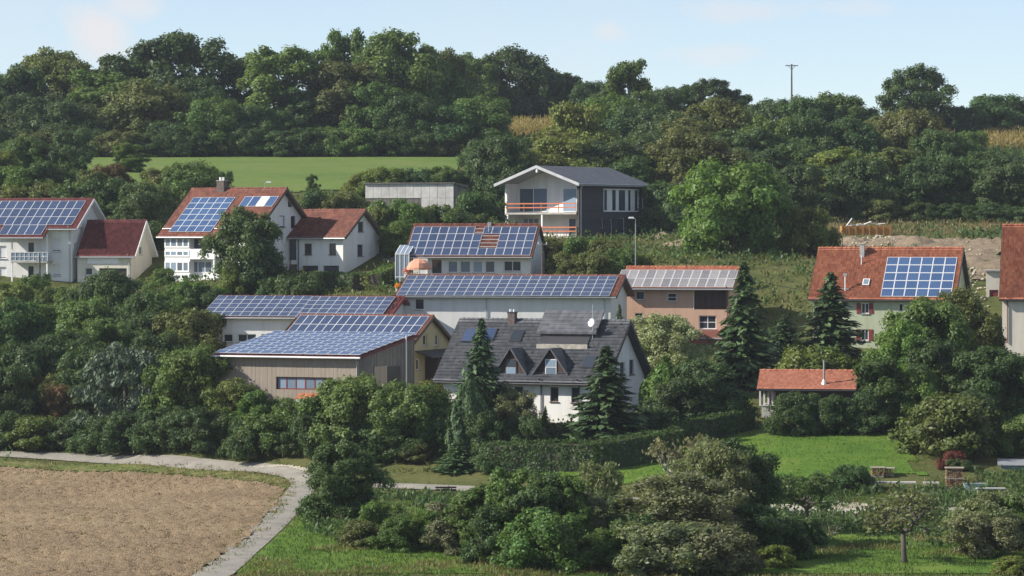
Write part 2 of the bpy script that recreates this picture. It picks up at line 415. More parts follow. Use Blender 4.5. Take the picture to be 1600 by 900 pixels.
# ------------------------------------------------------------------ buildings
class House:
    """local x runs along the front (to the right), y back into the house, z up from the base"""
    def __init__(s, name, label, cat, pxR, YR, pxL, r, D, py_base, group=None):
        s.r = R(r); c, sn = math.cos(s.r), math.sin(s.r)
        Rx, Ry = PX(pxR, YR), YR; k = pxL - 800.0
        s.L = (Rx * F - k * Ry) / (c * F - k * sn)
        s.O = Vector((Rx - s.L * c, Ry - s.L * sn, PZ(py_base, YR))); s.D = D
        s.root = empty(name, s.O, s.r); tag(s.root, label, cat, group)
        s.M = Matrix.Translation(s.O) @ Matrix.Rotation(s.r, 4, 'Z'); s.Mi = s.M.inverted()
        s.holes = {'front': [], 'right': []}
        u, v = Vector((c, sn)), Vector((-sn, c)); o = s.O.xy
        FOOT.append([o - u - v, o + u * (s.L + 1) - v, o + u * (s.L + 1) + v * (D + 1), o - u + v * (D + 1)])
    def pick(s, px, py, p0, n):
        """local point where the sight line through a photo pixel meets a local plane"""
        a = s.Mi @ Vector((0, 0, 0)); b = s.Mi @ Vector((px - 800.0, F, HY - py)); d = b - a
        n = Vector(n); t = (Vector(p0) - a).dot(n) / d.dot(n); return a + d * t
    def front(s, px, py, y=0.0): return s.pick(px, py, (0, y, 0), (0, 1, 0))
    def side(s, px, py, x=None): return s.pick(px, py, (s.L if x is None else x, 0, 0), (1, 0, 0))
    def zat(s, py, x, y):
        w = s.M @ Vector((x, y, 0)); return PZ(py, w.y) - s.O.z
    def roof_z(s, py_eave, py_ridge, ov, at=None):
        """front edge height, ridge height and slope from the photo rows of roof edge and ridge"""
        x = s.L if at is None else at
        s.ov = ov; s.ze = s.zat(py_eave, x, -ov); s.zr = s.zat(py_ridge, x, s.D / 2)
        s.t = (s.zr - s.ze) / (s.D / 2 + ov); s.zw = s.ze + ov * s.t; s.ang = math.atan(s.t)
        s.sl = math.hypot(s.D / 2 + ov, s.zr - s.ze)
    def on_roof(s, px, py, off=0.0):
        """(x, distance up the slope from the front edge)"""
        n = Vector((0, -math.sin(s.ang), math.cos(s.ang)))
        q = s.pick(px, py, Vector((0, -s.ov, s.ze)) + n * off, n); return q.x, (q.y + s.ov) / math.cos(s.ang)
    def rp(s, x, d, off=0.0):
        return Vector((x, -s.ov + d * math.cos(s.ang) - off * math.sin(s.ang), s.ze + d * math.sin(s.ang) + off * math.cos(s.ang)))
    # ---- walls with real openings
    def walls(s, mat, below=2.5, drop=0.16, name='wall', gable=True, mats=None, flat=None):
        bm = bmesh.new(); L, D = s.L, s.D
        zt = (s.zw - drop) if flat is None else flat; za = (s.zr - drop - 0.03) if gable and flat is None else None
        def wall(poly, holes, T, inward, mi=0):
            es = []
            for ring in [poly] + holes:
                vs = [bm.verts.new(T(*p)) for p in ring]
                es += [bm.edges.new((vs[i], vs[(i + 1) % len(vs)])) for i in range(len(vs))]
                if ring is not poly:   # reveals
                    vb = [bm.verts.new(Vector(T(*p)) + Vector(inward) * 0.22) for p in ring]
                    for i in range(len(vs)):
                        f = bm.faces.new((vs[i], vs[(i + 1) % len(vs)], vb[(i + 1) % len(vs)], vb[i])); f.material_index = mi
                    bm.faces.new(vb).material_index = mi
            r = bmesh.ops.triangle_fill(bm, edges=es, use_beauty=True)
            for g in r['geom']:
                if isinstance(g, bmesh.types.BMFace): g.material_index = mi
        rect = lambda h: [(h[0], h[2]), (h[1], h[2]), (h[1], h[3]), (h[0], h[3])]
        b = -below
        wall([(0, b), (L, b), (L, zt), (0, zt)], [rect(h) for h in s.holes['front']], lambda a, z: (a, 0, z), (0, 1, 0))
        g = [(0, b), (D, b), (D, zt)] + ([(D / 2, za)] if za else []) + [(0, zt)]
        wall(g, [rect(h) for h in s.holes['right']], lambda a, z: (L, a, z), (-1, 0, 0), 1 if mats else 0)
        wall(g, [], lambda a, z: (0, a, z), (1, 0, 0))
        wall([(0, b), (L, b), (L, zt), (0, zt)], [], lambda a, z: (a, D, z), (0, -1, 0))
        bmesh.ops.recalc_face_normals(bm, faces=bm.faces)
        me = bpy.data.meshes.new(name); bm.to_mesh(me); bm.free()
        for m in (mats or [mat]): me.materials.append(m)
        return link(name, me, s.root)
    def window(s, wall, a0, a1, z0, z1, frame=None, pane=None, bars=1, rows=1, sill=True, fw=0.07, shutter=None, blind=0.0, name='window', hole=True, proud=0.0, y=0.0, x=None):
        """a framed window in an opening; frame > pane, sill, shutter"""
        frame = frame or WFRAME; pane = pane or PANE
        if hole: s.holes[wall].append((a0, a1, z0, z1))
        back = 0.13 if hole else -0.076 - proud
        if wall == 'front': T = lambda a, d, z: (a, y + d, z)
        else: T = lambda a, d, z: ((s.L if x is None else x) - d, a, z)
        def bx(m, a, b, c, d, e, f, mi=0):
            p, q = T(a, b, c), T(d, e, f)
            m.box(tuple(min(i, j) for i, j in zip(p, q)), tuple(max(i, j) for i, j in zip(p, q)), mi)
        m = MB(); g = 0.004
        bx(m, a0 + g, back, z0 + g, a0 + fw, back + 0.07, z1 - g); bx(m, a1 - fw, back, z0 + g, a1 - g, back + 0.07, z1 - g)
        bx(m, a0 + fw, back + .002, z0 + g, a1 - fw, back + 0.068, z0 + fw); bx(m, a0 + fw, back + .002, z1 - fw, a1 - fw, back + 0.068, z1 - g)
        for i in range(1, bars):
            c = a0 + (a1 - a0) * i / bars; bx(m, c - fw * .5, back + .003, z0 + fw, c + fw * .5, back + 0.066, z1 - fw)
        for i in range(1, rows):
            c = z0 + (z1 - z0) * i / rows; bx(m, a0 + fw, back + .005, c - fw * .4, a1 - fw, back + 0.064, c + fw * .4)
        w = m.build(name, frame, s.root)
        for i in range(bars):
            for j in range(rows):
                m = MB(); d0, d1 = a0 + (a1 - a0) * i / bars, a0 + (a1 - a0) * (i + 1) / bars; e0, e1 = z0 + (z1 - z0) * j / rows, z0 + (z1 - z0) * (j + 1) / rows
                bx(m, d0 + fw * .4, back + 0.03, e0 + fw * .3, d1 - fw * .4, back + 0.05, e1 - fw * .3); m.build('pane', pane, w)
        if blind > 0:
            m = MB(); bx(m, a0 + fw, back + 0.012, z1 - fw - (z1 - z0 - 2 * fw) * blind, a1 - fw, back + 0.028, z1 - fw); m.build('roller_blind', BLIND, w)
        if sill:
            m = MB(); bx(m, a0 - 0.06, -0.09, z0 - 0.07, a1 + 0.06, back + .01, z0 - 0.005); m.build('sill', CONC if frame is WFRAME else frame, w)
        if shutter:
            k = (a1 - a0) * 0.55
            for a, b in ((a0 - k - .02, a0 - .02), (a1 + .02, a1 + k + .02)):
                m = MB(); bx(m, a, -0.05, z0, b, -0.008, z1)
                for q in range(7): zz = z0 + (z1 - z0) * (q + .5) / 7; bx(m, a + .05, -0.065, zz - .05, b - .05, -0.05, zz + .02)
                m.build('shutter', shutter, w)
        return w
    def wf(s, px0, px1, py0, py1, y=0.0, **k):
        a, b = s.front(px0, py1, y), s.front(px1, py0, y)
        a2, b2 = s.front((px0 + px1) / 2, py1, y).z, s.front((px0 + px1) / 2, py0, y).z
        return s.window('front', a.x, b.x, a2, b2, y=y, **k)
    def ws(s, px0, px1, py0, py1, x=None, **k):
        a, b = s.side(px0, py1, x), s.side(px1, py0, x); m0, m1 = s.side((px0 + px1) / 2, py1, x).z, s.side((px0 + px1) / 2, py0, x).z
        return s.window('right', a.y, b.y, m0, m1, x=x, **k)
    # ---- tiled roof: pantile waves and stepped courses are modelled
    def roof(s, mat, oxl=0.5, oxr=0.5, edge=None, pitch=0.30, course=0.36, wave=0.055, step=0.05, x0=None, x1=None, gutter=ZINC, th=0.17, back=True, ridge=True, soffit=None, name='roof', lap=.015):
        x0 = -oxl if x0 is None else x0; x1 = s.L + oxr if x1 is None else x1
        nc = max(2, int((x1 - x0) / pitch * 4)); nr = max(2, int(round(s.sl / course)))
        xs = np.linspace(x0, x1, nc + 1); wv = wave * (np.abs(np.sin(np.pi * (xs - x0) / pitch)) ** 0.7 - 0.4)
        ds = []; hs = []
        for i in range(nr):
            ds += [s.sl * i / nr - (lap if i else 0), s.sl * (i + 1) / nr - 0.004]; hs += [step, 0.0]
        ds = np.array(ds); hs = np.array(hs)
        X, Dd = np.meshgrid(xs, ds); H = hs[:, None] + wv[None, :] + rng.normal(0, 0.004, (len(ds), len(xs)))
        V = np.stack([X, -s.ov + Dd * math.cos(s.ang) - H * math.sin(s.ang), s.ze + Dd * math.sin(s.ang) + H * math.cos(s.ang)], -1)
        idx = np.arange(V.shape[0] * V.shape[1]).reshape(V.shape[:2])
        Qf = np.stack([idx[:-1, :-1], idx[:-1, 1:], idx[1:, 1:], idx[1:, :-1]], -1).reshape(-1, 4)
        Vf = V.reshape(-1, 3); parts_v = [Vf]; parts_q = [Qf]
        if back:
            Vb = Vf.copy(); Vb[:, 1] = s.D - Vb[:, 1]; parts_v.append(Vb); parts_q.append(Qf[:, ::-1] + len(Vf))
        o = link(name, fast_mesh(name, np.concatenate(parts_v), np.concatenate(parts_q), mat), s.root)
        # slab below the tiles with verge boards
        e = edge or BFRAME; m = MB(); c, sn = math.cos(s.ang), math.sin(s.ang)
        def slab(mir):
            P = []
            for off in (-th, -0.03):
                for (x, d) in ((x0, 0), (x1, 0), (x1, s.sl), (x0, s.sl)):
                    q = s.rp(x, d, off)
                    if d > 0: q.y = s.D / 2; q.z = s.zr + off / c
                    P.append((q.x, s.D - q.y, q.z) if mir else tuple(q))
            m.hexa(P if not mir else [P[1], P[0], P[3], P[2], P[5], P[4], P[7], P[6]])
        slab(False)
        if back: slab(True)
        m.build('soffit', soffit or e, o)
        for mir in ((False, True) if back else (False,)):
            for x in (x0, x1):
                m = MB(); P = []
                sx = -1 if x == x0 else 1
                for off in (-th - .04, 0.05):
                    for (xx, d) in ((x - .02, 0), (x + .03 * sx + .02, 0), (x + .03 * sx + .02, s.sl), (x - .02, s.sl)):
                        q = s.rp(xx, d, off)
                        if d > 0: q.y = s.D / 2; q.z = s.zr + off / c
                        P.append((q.x, s.D - q.y, q.z) if mir else tuple(q))
                m.hexa(P); m.build('verge_board', e, o)
        if ridge:
            m = MB(); n = max(2, int((x1 - x0) / 0.42))
            for i in range(n):
                a, b = x0 + (x1 - x0) * i / n, x0 + (x1 - x0) * (i + 1) / n + 0.03
                m.tube([(a, s.D / 2, s.zr + 0.0), (b, s.D / 2, s.zr + 0.025)], [0.11, 0.13], 8)
            m.build('ridge_cap', mat, o)
        if gutter:
            m = MB(); q = s.rp(x0, 0, -0.06); m.tube([(x0, q.y - 0.07, q.z - .03), (x1, q.y - 0.07, q.z - .03)], 0.075, 8); m.build('gutter', gutter, o)
        return o
    def downpipe(s, x, z1=None, y=-0.08, z0=-0.5, mat=None):
        z1 = s.zw - 0.25 if z1 is None else z1
        return MB().tube([(x, -s.ov - .05, z1 + .12), (x, y, z1 - .25), (x, y, z0)], 0.05, 6).build('downpipe', mat or ZINC, s.root)
    def array(s, tl, br, nc, nr, cell=None, skip=(), off=0.12, gap=0.02, fw=0.024, tilt=0.0, frame=None, label=None):
        """solar modules between two photo pixels, top left and bottom right, lying on the front slope"""
        u0, d1 = s.on_roof(*tl, off); u1, d0 = s.on_roof(*br, off)
        return s.array_at(u0, u1, d0, d1, nc, nr, cell, skip, off, gap, fw, tilt, frame, label)
    def array_at(s, u0, u1, d0, d1, nc, nr, cell=None, skip=(), off=0.12, gap=0.02, fw=0.024, tilt=0.0, frame=None, label=None):
        w, h = (u1 - u0) / nc, (d1 - d0) / nr
        m = MB()
        for i in range(nr):
            for q in (0.25, 0.75):
                d = d0 + h * (i + q); a = s.rp(u0, d, 0.05)
                m.tube([s.rp(u0 + .03, d, off - .055), s.rp(u1 - .03, d, off - .055)], 0.025, 4)
        arr = m.build('solar_array', ALU, s.root)
        if label: arr['label'] = label
        hw, hh, t = (w - gap) / 2, (h - gap) / 2, 0.04
        ow, oh = hw - fw, hh - fw
        V = [(-hw,-hh,-t),(hw,-hh,-t),(hw,hh,-t),(-hw,hh,-t),(-hw,-hh,0),(hw,-hh,0),(hw,hh,0),(-hw,hh,0),(-ow,-oh,0),(ow,-oh,0),(ow,oh,0),(-ow,oh,0),(-ow,-oh,-.008),(ow,-oh,-.008),(ow,oh,-.008),(-ow,oh,-.008)]
        Q = [(3,2,1,0),(0,1,5,4),(1,2,6,5),(2,3,7,6),(3,0,4,7),(4,5,9,8),(5,6,10,9),(6,7,11,10),(7,4,8,11),(8,9,13,12),(9,10,14,13),(10,11,15,14),(11,8,12,15),(12,13,14,15)]
        me = bpy.data.meshes.new('solar_module'); me.from_pydata(V, [], Q)
        me.materials.append(frame or ALU); me.materials.append(cell or CELL); me.polygons.foreach_set('material_index', [0] * 13 + [1]); me.update()
        for i in range(nr):
            for j in range(nc):
                if (i, j) in skip: continue
                o = link('solar_module', me, arr)
                o.location = s.rp(u0 + w * (j + .5), d0 + h * (i + .5), off + abs(tilt) * hh)
                o.rotation_euler = (s.ang + tilt + random.gauss(0, .002), random.gauss(0, .002), 0)
        return arr
    def roof_box(s, name, px, py, w, d, h, mat, cap=None, below=0.9):
        """chimney-like box standing on the front slope; returns the part"""
        x, dd = s.on_roof(px, py); q = s.rp(x, dd)
        m = MB(); m.box((x - w/2, q.y - d/2, q.z - below), (x + w/2, q.y + d/2, q.z + h)); o = m.build(name, mat, s.root)
        if cap:
            m = MB(); m.box((x - w/2 - .05, q.y - d/2 - .05, q.z + h + .003), (x + w/2 + .05, q.y + d/2 + .05, q.z + h + .08))
            o2 = m.build('chimney_cap', cap, o)
        return o, Vector((x, q.y, q.z + h))
    def skylight(s, px, py, w, h, frame=None, pane=None, name='roof_window'):
        x, d = s.on_roof(px, py, 0.1); m = MB(); a = s.ang
        P = [tuple(s.rp(x + i, d + j, k)) for k in (0, .16) for (i, j) in ((-w/2, -h/2), (w/2, -h/2), (w/2, h/2), (-w/2, h/2))]
        m.hexa(P); o = m.build(name, frame or DARKM, s.root)
        P = [tuple(s.rp(x + i, d + j, k)) for k in (.15, .172) for (i, j) in ((-w/2+.07, -h/2+.07), (w/2-.07, -h/2+.07), (w/2-.07, h/2-.07), (-w/2+.07, h/2-.07))]
        m = MB(); m.hexa(P); m.build('pane', pane or PANE, o); return o
# ------------------------------------------------------------------ ground
G_ROUGH = earth('rough_grass', [(0.30, (0.05, 0.055, 0.02)), (0.45, (0.075, 0.09, 0.028)), (0.58, (0.12, 0.12, 0.045)), (0.72, (0.19, 0.15, 0.075))], 0.12, 2.2)
G_MEADOW = earth('meadow_grass', [(0.34, (0.085, 0.14, 0.034)), (0.5, (0.12, 0.18, 0.044)), (0.64, (0.17, 0.195, 0.065))], 0.09, 0.9, bumps=0.3, fmix=0.5)
G_LAWN = earth('lawn_grass', [(0.32, (0.055, 0.115, 0.018)), (0.47, (0.088, 0.165, 0.024)), (0.58, (0.125, 0.185, 0.034)), (0.70, (0.19, 0.19, 0.065))], 0.14, 3.0, bumps=0.6, fmix=0.35)
G_SOIL = earth('tilled_soil', [(0.30, (0.145, 0.105, 0.066)), (0.46, (0.255, 0.188, 0.12)), (0.6, (0.36, 0.275, 0.172)), (0.75, (0.52, 0.415, 0.265))], 0.06, 8.0, bumps=1.0, fmix=0.62)
G_DIRT = earth('bare_earth', [(0.3, (0.15, 0.115, 0.08)), (0.5, (0.235, 0.185, 0.13)), (0.7, (0.33, 0.28, 0.20))], 0.3, 3.0, bumps=0.9)
G_ROAD = earth('worn_asphalt', [(0.3, (0.19, 0.18, 0.16)), (0.5, (0.27, 0.255, 0.225)), (0.7, (0.37, 0.34, 0.29))], 0.6, 7.0, bumps=0.25)
G_GRAVEL = earth('pale_gravel', [(0.3, (0.33, 0.30, 0.25)), (0.55, (0.46, 0.42, 0.35)), (0.75, (0.56, 0.52, 0.44))], 0.5, 6.0, bumps=0.6)
G_DRY = earth('dry_verge', [(0.3, (0.07, 0.10, 0.025)), (0.5, (0.12, 0.14, 0.045)), (0.63, (0.22, 0.19, 0.09)), (0.75, (0.33, 0.26, 0.15))], 0.4, 3.0)
G_CORN = earth('ripe_corn', [(0.3, (0.22, 0.19, 0.08)), (0.6, (0.36, 0.29, 0.13))], 0.2, 3.0)

xs_ = np.concatenate([[-1500, -900, -500, -300, -220], np.arange(-165, 166, 1.5), [220, 300, 500, 900, 1500]])
ys_ = np.concatenate([[-400, -200, -80, -40, -15], np.arange(0, 150, 10), np.arange(150, 640, 1.5), [660, 720, 850, 1100, 1600, 2300]])
Xg, Yg = np.meshgrid(xs_, ys_); Zg = terr(Xg, Yg)
Zg = Zg + np.where((np.abs(Xg) < 166) & (Yg > 150) & (Yg < 640), rng.normal(0, 0.015, Zg.shape), 0)
idx = np.arange(Xg.size).reshape(Xg.shape)
gq = np.stack([idx[:-1, :-1], idx[:-1, 1:], idx[1:, 1:], idx[1:, :-1]], -1).reshape(-1, 4)
go = link('ground', fast_mesh('ground', np.stack([Xg, Yg, Zg], -1).reshape(-1, 3), gq, G_ROUGH, smooth=True))
tag(go, kind='structure')

def inpoly(x, y, poly):
    p = np.asarray(poly); c = np.zeros(np.shape(x), bool); j = len(p) - 1
    for i in range(len(p)):
        with np.errstate(divide='ignore', invalid='ignore'):
            k = ((p[i, 1] > y) != (p[j, 1] > y)) & (x < (p[j, 0] - p[i, 0]) * (y - p[i, 1]) / (p[j, 1] - p[i, 1]) + p[i, 0])
        c ^= k; j = i
    return c
def gpoly(pts): return [ground(*p) for p in pts]
def vnoise(x, y, s, seed):
    """smooth value noise"""
    g = np.random.default_rng(seed).random((256, 256)); u, v = x / s, y / s
    i, j = np.floor(u).astype(int), np.floor(v).astype(int); a, b = u - i, v - j; a = a * a * (3 - 2 * a); b = b * b * (3 - 2 * b)
    q = lambda m, n: g[m % 256, n % 256]
    return (q(i, j) * (1 - a) + q(i + 1, j) * a) * (1 - b) + (q(i, j + 1) * (1 - a) + q(i + 1, j + 1) * a) * b
def sheet(name, poly, mat, step=0.8, off=0.06, clod=0.0, wob=0.0):
    p = np.asarray(poly); x0, y0 = p.min(0); x1, y1 = p.max(0)
    X, Y = np.meshgrid(np.arange(x0, x1 + step, step), np.arange(y0, y1 + step, step))
    if wob: ok = inpoly(X + wob * (vnoise(X, Y, 2.5, 3) - .5), Y + wob * 2 * (vnoise(X, Y, 2.5, 4) - .5), p)
    else: ok = inpoly(X, Y, p)
    Z = terr(X, Y) + off
    if clod:
        Z = Z + clod * (0.75 * (vnoise(X, Y, 0.38, 1) - .5) + 0.3 * (vnoise(X, Y, 1.3, 2) - .5)) + np.random.default_rng(5).normal(0, clod * .22, X.shape)
        Z = Z + 0.015 * np.sin((X * 0.985 + Y * 0.17) * 2 * math.pi / 1.4)
    c = ok[:-1, :-1] & ok[:-1, 1:] & ok[1:, 1:] & ok[1:, :-1]
    I = np.arange(X.size).reshape(X.shape); Q = np.stack([I[:-1, :-1], I[:-1, 1:], I[1:, 1:], I[1:, :-1]], -1)[c]
    used = np.unique(Q); mp = np.full(X.size, -1); mp[used] = np.arange(len(used))
    V = np.stack([X, Y, Z], -1).reshape(-1, 3)[used]
    return tag(link(name, fast_mesh(name, V, mp[Q], mat, smooth=not clod)), kind='structure')
def strip(name, pts, w, mat, off=0.1, n=6, step=1.0):
    """road along photo pixels, lying on the terrain"""
    P = [Vector((*ground(*p), 0)) for p in pts]; C = []
    for i in range(len(P) - 1):
        a, b, c, d = P[max(i - 1, 0)], P[i], P[i + 1], P[min(i + 2, len(P) - 1)]
        m = max(2, int((c - b).length / step))
        for k in range(m):
            t = k / m
            C.append(0.5 * ((2 * b) + (c - a) * t + (2 * a - 5 * b + 4 * c - d) * t * t + (3 * b - a - 3 * c + d) * t ** 3))
    C.append(P[-1]); C = np.array([(c.x, c.y) for c in C]); T = np.gradient(C, axis=0); T /= np.linalg.norm(T, axis=1)[:, None] + 1e-9
    Nn = np.stack([-T[:, 1], T[:, 0]], 1); s = np.linspace(-.5, .5, n + 1)
    ww = w + 0.2 * (vnoise(C[:, 0] * 1.0, C[:, 1], 1.6, 8) - .5)
    X = C[:, None, 0] + Nn[:, None, 0] * s[None] * ww[:, None]; Y = C[:, None, 1] + Nn[:, None, 1] * s[None] * ww[:, None]
    Z = terr(X, Y) + off + 0.03 * (1 - (2 * s[None]) ** 2)
    I = np.arange(X.size).reshape(X.shape); Q = np.stack([I[:-1, :-1], I[1:, :-1], I[1:, 1:], I[:-1, 1:]], -1).reshape(-1, 4)
    o = link(name, fast_mesh(name, np.stack([X, Y, Z], -1).reshape(-1, 3), Q, mat, smooth=True)); tag(o, kind='structure')
    return C
FIELD = gpoly([(-260,716),(0,731),(190,738),(330,747),(410,755),(447,766),(434,790),(396,840),(330,884),(305,899)]) + [(PX(250, 170), 168.0), (PX(-260, 170), 168.0)]
sheet('ploughed_field', FIELD, G_SOIL, 0.22, 0.10, clod=0.21)
VERGE = gpoly([(-260,699),(0,718),(200,724),(380,735),(445,744),(468,760),(452,790),(405,845),(330,900),(300,900),(325,885),(392,840),(434,790),(446,767),(410,756),(330,748),(190,739),(0,732),(-260,717)])
sheet('grass_verge', VERGE, G_DRY, 0.5, 0.07)
ROAD1 = strip('field_path', [(325,906),(352,884),(400,842),(440,803),(466,772),(476,755),(455,741),(400,733),(300,726),(200,720),(100,716),(0,711),(-150,703)], 2.1, G_ROAD, 0.085)
ROAD2 = strip('farm_road', [(466,751),(520,755),(600,760),(740,766),(860,772),(1000,783),(1190,795),(1320,803),(1400,797),(1520,799),(1640,800)], 2.4, G_ROAD, 0.08)
sheet('gravel_patch', gpoly([(290,724.5),(400,726.5),(485,732),(486,742),(440,735.5),(380,730)]), G_GRAVEL, 0.3, 0.125, wob=0.6)
sheet('meadow', gpoly([(-200,249),(100,246),(300,245),(500,246),(735,246),(720,262),(690,290),(600,298),(400,304),(200,310),(-200,318)]), G_MEADOW, 1.2, 0.10)
LAWN = gpoly([(1150,664),(1250,668),(1345,672),(1440,680),(1445,742),(1360,750),(1200,754),(1040,752),(900,752),(820,757),(830,740),(950,738),(1040,720),(1060,690)])
sheet('lawn', LAWN, G_LAWN, 0.8, 0.07, wob=2.0)
FRONTG = gpoly([(335,892),(392,845),(440,803),(472,775),(500,770),(600,790),(860,810),(1200,822),(1600,822),(1660,830),(1660,899),(330,899)])
sheet('front_pasture', FRONTG, G_LAWN, 0.8, 0.05)
DIRT = gpoly([(1390,388),(1300,386),(1300,374),(1420,372),(1570,376),(1580,440),(1530,452),(1500,430)])
sheet('building_plot', DIRT, G_DIRT, 0.6, 0.08, clod=0.55, wob=2.0)
sheet('gravel_yard', gpoly([(1300,786),(1345,788),(1380,800),(1350,815),(1310,812),(1200,805),(1195,792)]), G_GRAVEL, 0.5, 0.15, wob=0.6)
sheet('driveway', gpoly([(590,402),(622,402),(624,412),(590,412)]), G_ROAD, 0.6, 0.07)

# ------------------------------------------------------------------ houses
def patch(h, x0, x1, d0, d1, mat, name='lean_to_roof', th=0.16, pitch=0.3, course=0.36, gut=True):
    """a tiled strip continuing the front slope"""
    nr = max(1, int(round((d1 - d0) / course))); nc = max(2, int((x1 - x0) / pitch * 4)); m = MB()
    for i in range(nr):
        a, b = d0 + (d1 - d0) * i / nr, d0 + (d1 - d0) * (i + 1) / nr
        for j in range(nc):
            p, q = x0 + (x1 - x0) * j / nc, x0 + (x1 - x0) * (j + 1) / nc
            wv = lambda x: 0.03 * (abs(math.sin(math.pi * (x - x0) / pitch)) ** .7 - .4)
            m.add([h.rp(p, a, .035 + wv(p)), h.rp(q, a, .035 + wv(q)), h.rp(q, b, wv(q)), h.rp(p, b, wv(p))], [(0, 1, 2, 3)])
    o = m.build(name, mat, h.root)
    m = MB(); m.hexa([tuple(h.rp(x, d, k)) for k in (-th, -.03) for (x, d) in ((x0, d0), (x1, d0), (x1, d1), (x0, d1))]); m.build('soffit', BFRAME, o)
    if gut:
        q = h.rp(x0, d0, -.06); m = MB(); m.tube([(x0, q.y - .07, q.z - .03), (x1, q.y - .07, q.z - .03)], .07, 8); m.build('gutter', ZINC, o)
    return o
def railing(h, x0, x1, y, z, hgt=0.95, name='balcony_railing', mat=None, glassy=None, n=8, side=None, rails=2):
    m = MB()
    for i in range(rails): zz = z + hgt * (i + 1) / rails; m.box((x0, y - .025, zz - .05), (x1, y + .025, zz))
    for i in range(n + 1): x = x0 + (x1 - x0) * i / n; m.box((x - .025, y - .024, z), (x + .025, y + .024, z + hgt - .004))
    if side:
        m.box((x1 - .025, y + .026, z + hgt - .05), (x1 + .025, side, z + hgt)); m.box((x0 - .025, y + .026, z + hgt - .05), (x0 + .025, side, z + hgt))
    o = m.build(name, mat or WFRAME, h.root)
    if glassy: MB().box((x0 + .03, y + .026, z + .06), (x1 - .03, y + .04, z + hgt - .06)).build('glass_infill', glassy, o)
    return o

# --- white house at the left edge, wine red roof
h = House('house', 'white two-storey house cut by the left edge, wine-red roof covered in solar modules', 'house', 113, 352, -75, -13, 9.5, 447)
h.roof_z(357.5, 311, 0.6)
h.roof(T_WINE, .6, .7, edge=WFRAME, soffit=WFRAME)
u1, d1 = h.on_roof(134.5, 313, .12); _, d0 = h.on_roof(117, 350.5, .12); w = (h.on_roof(134.5, 313)[0] - h.on_roof(4, 312)[0]) / 10
h.array_at(u1 - w * 13, u1, d0, d1, 13, 3)
ua = h.on_roof(74, 352)[0]
patch(h, ua - w * 5.1 - .3, ua + .35, -1.75, -0.02, T_WINE)
h.array_at(ua - w * 5, ua, -1.38, d0 - .02, 5, 1)
for a, b, c, d, k in ((44, 53, 379, 399, {}), (44, 52.5, 416, 437, {})):
    h.wf(a, b, c, d, frame=BFRAME, sill=False, name='balcony_door', **k)
for a, b, c, d in ((80, 95, 373, 393), (82, 95, 413, 431), (-4, 10, 384, 404), (-4, 10, 417, 436)):
    h.wf(a, b, c, d, blind=0.93)
h.ws(124, 128.5, 355.5, 358.5, frame=WFRAME, sill=False); h.ws(133.5, 137.5, 353, 356.5, sill=False); h.ws(116, 119, 380, 392, sill=False); h.ws(121.5, 125, 421, 428, sill=False)
h.walls(WHITE); bx0, bx1 = h.front(17, 408, -1.5).x, h.front(74, 408, -1.5).x; bz = h.front(40, 408, -1.5).z
MB().box((bx0, -1.5, bz - .18), (bx1, -.004, bz)).build('balcony_slab', CONC, h.root)
railing(h, bx0, bx1, -1.47, bz + .002, 0.95, glassy=PANE_L, side=-.01, mat=ALU)
for x in (bx0 + .08, bx1 - .08): MB().box((x - .08, -1.44, -2), (x + .08, -1.28, bz - .183)).build('balcony_post', WFRAME, h.root); MB().box((x - .06, -1.42, bz + 1.0), (x + .06, -1.3, h.rp(x, -1.0).z - .1)).build('balcony_post', WFRAME, h.root)
h.downpipe(h.front(109, 400).x); H1 = h

# --- its garage
h = House('garage', 'white garage with wine-red roof and dark door opening beside the left house', 'garage', 205, 350.5, 121, -13, 6.6, 447)
h.roof_z(401, 345, 0.35); h.roof(T_WINE, .1, .55, edge=WFRAME, soffit=WFRAME)
a, b = h.front(155, 447), h.front(198, 419); h.holes['front'].append((a.x, b.x, 0.02, b.z))
m = MB(); m.box((a.x + .06, .17, .03), (b.x - .06, .21, b.z - .08)); m.build('garage_door', DARKM, h.root)
m = MB(); q0, q1 = h.front(137, 412), h.front(185, 402.5); m.box((q0.x, -.06, q0.z), (q1.x, -.006, q1.z)); m.build('fascia_panel', WFRAME, h.root)
h.wf(133, 144, 418.5, 430, frame=WFRAME); h.ws(217.5, 222.5, 385.5, 398, frame=WFRAME)
h.walls(CREAM); h.downpipe(h.L - .25)

# --- white house with red roof and glazed front
h = House('house', 'white house with glazed sunroom, red-brown roof, bright blue modules and dark chimney', 'house', 403, 342, 269, -30, 9.0, 440)
h.roof_z(356, 294, 0.6, at=h.L)
h.roof(T_RED, .75, .6, wave=.03, step=.065)
xe = h.front(335, 400, -1.3).x
patch(h, -.75, xe + .5, -1.45, -.02, T_RED)
u0, dt = h.on_roof(303, 307.5, .12); u1, _ = h.on_roof(368, 307.5, .12); _, db = h.on_roof(256, 361, .12)
h.array_at(u0, u1, max(db, -1.25), dt, 5, 6, CELL_L)
ua, da = h.on_roof(384, 306, .12); ub, _ = h.on_roof(436, 306, .12); _, dc = h.on_roof(370, 321.5, .12)
h.array_at(ua, ub, dc, da, 4, 1, CELL_L, skip={(0, 2)}, fw=.03)
m = MB(); uw = (ub - ua) / 4; m.hexa([tuple(h.rp(x, d, k)) for k in (.06, .12) for (x, d) in ((ua + uw * 2 + .05, dc), (ua + uw * 3 - .05, dc), (ua + uw * 3 - .05, da), (ua + uw * 2 + .05, da))]); m.build('collector_cover', WFRAME, h.root)
o, q = h.roof_box('chimney', 347, 297, .9, .7, 0.95, BRICK, CONC)
for k in (-.2, .2): MB().tube([(q.x + k, q.y, q.z + .08), (q.x + k, q.y, q.z + .4)], .12, 8).build('chimney_pot', WFRAME, o)
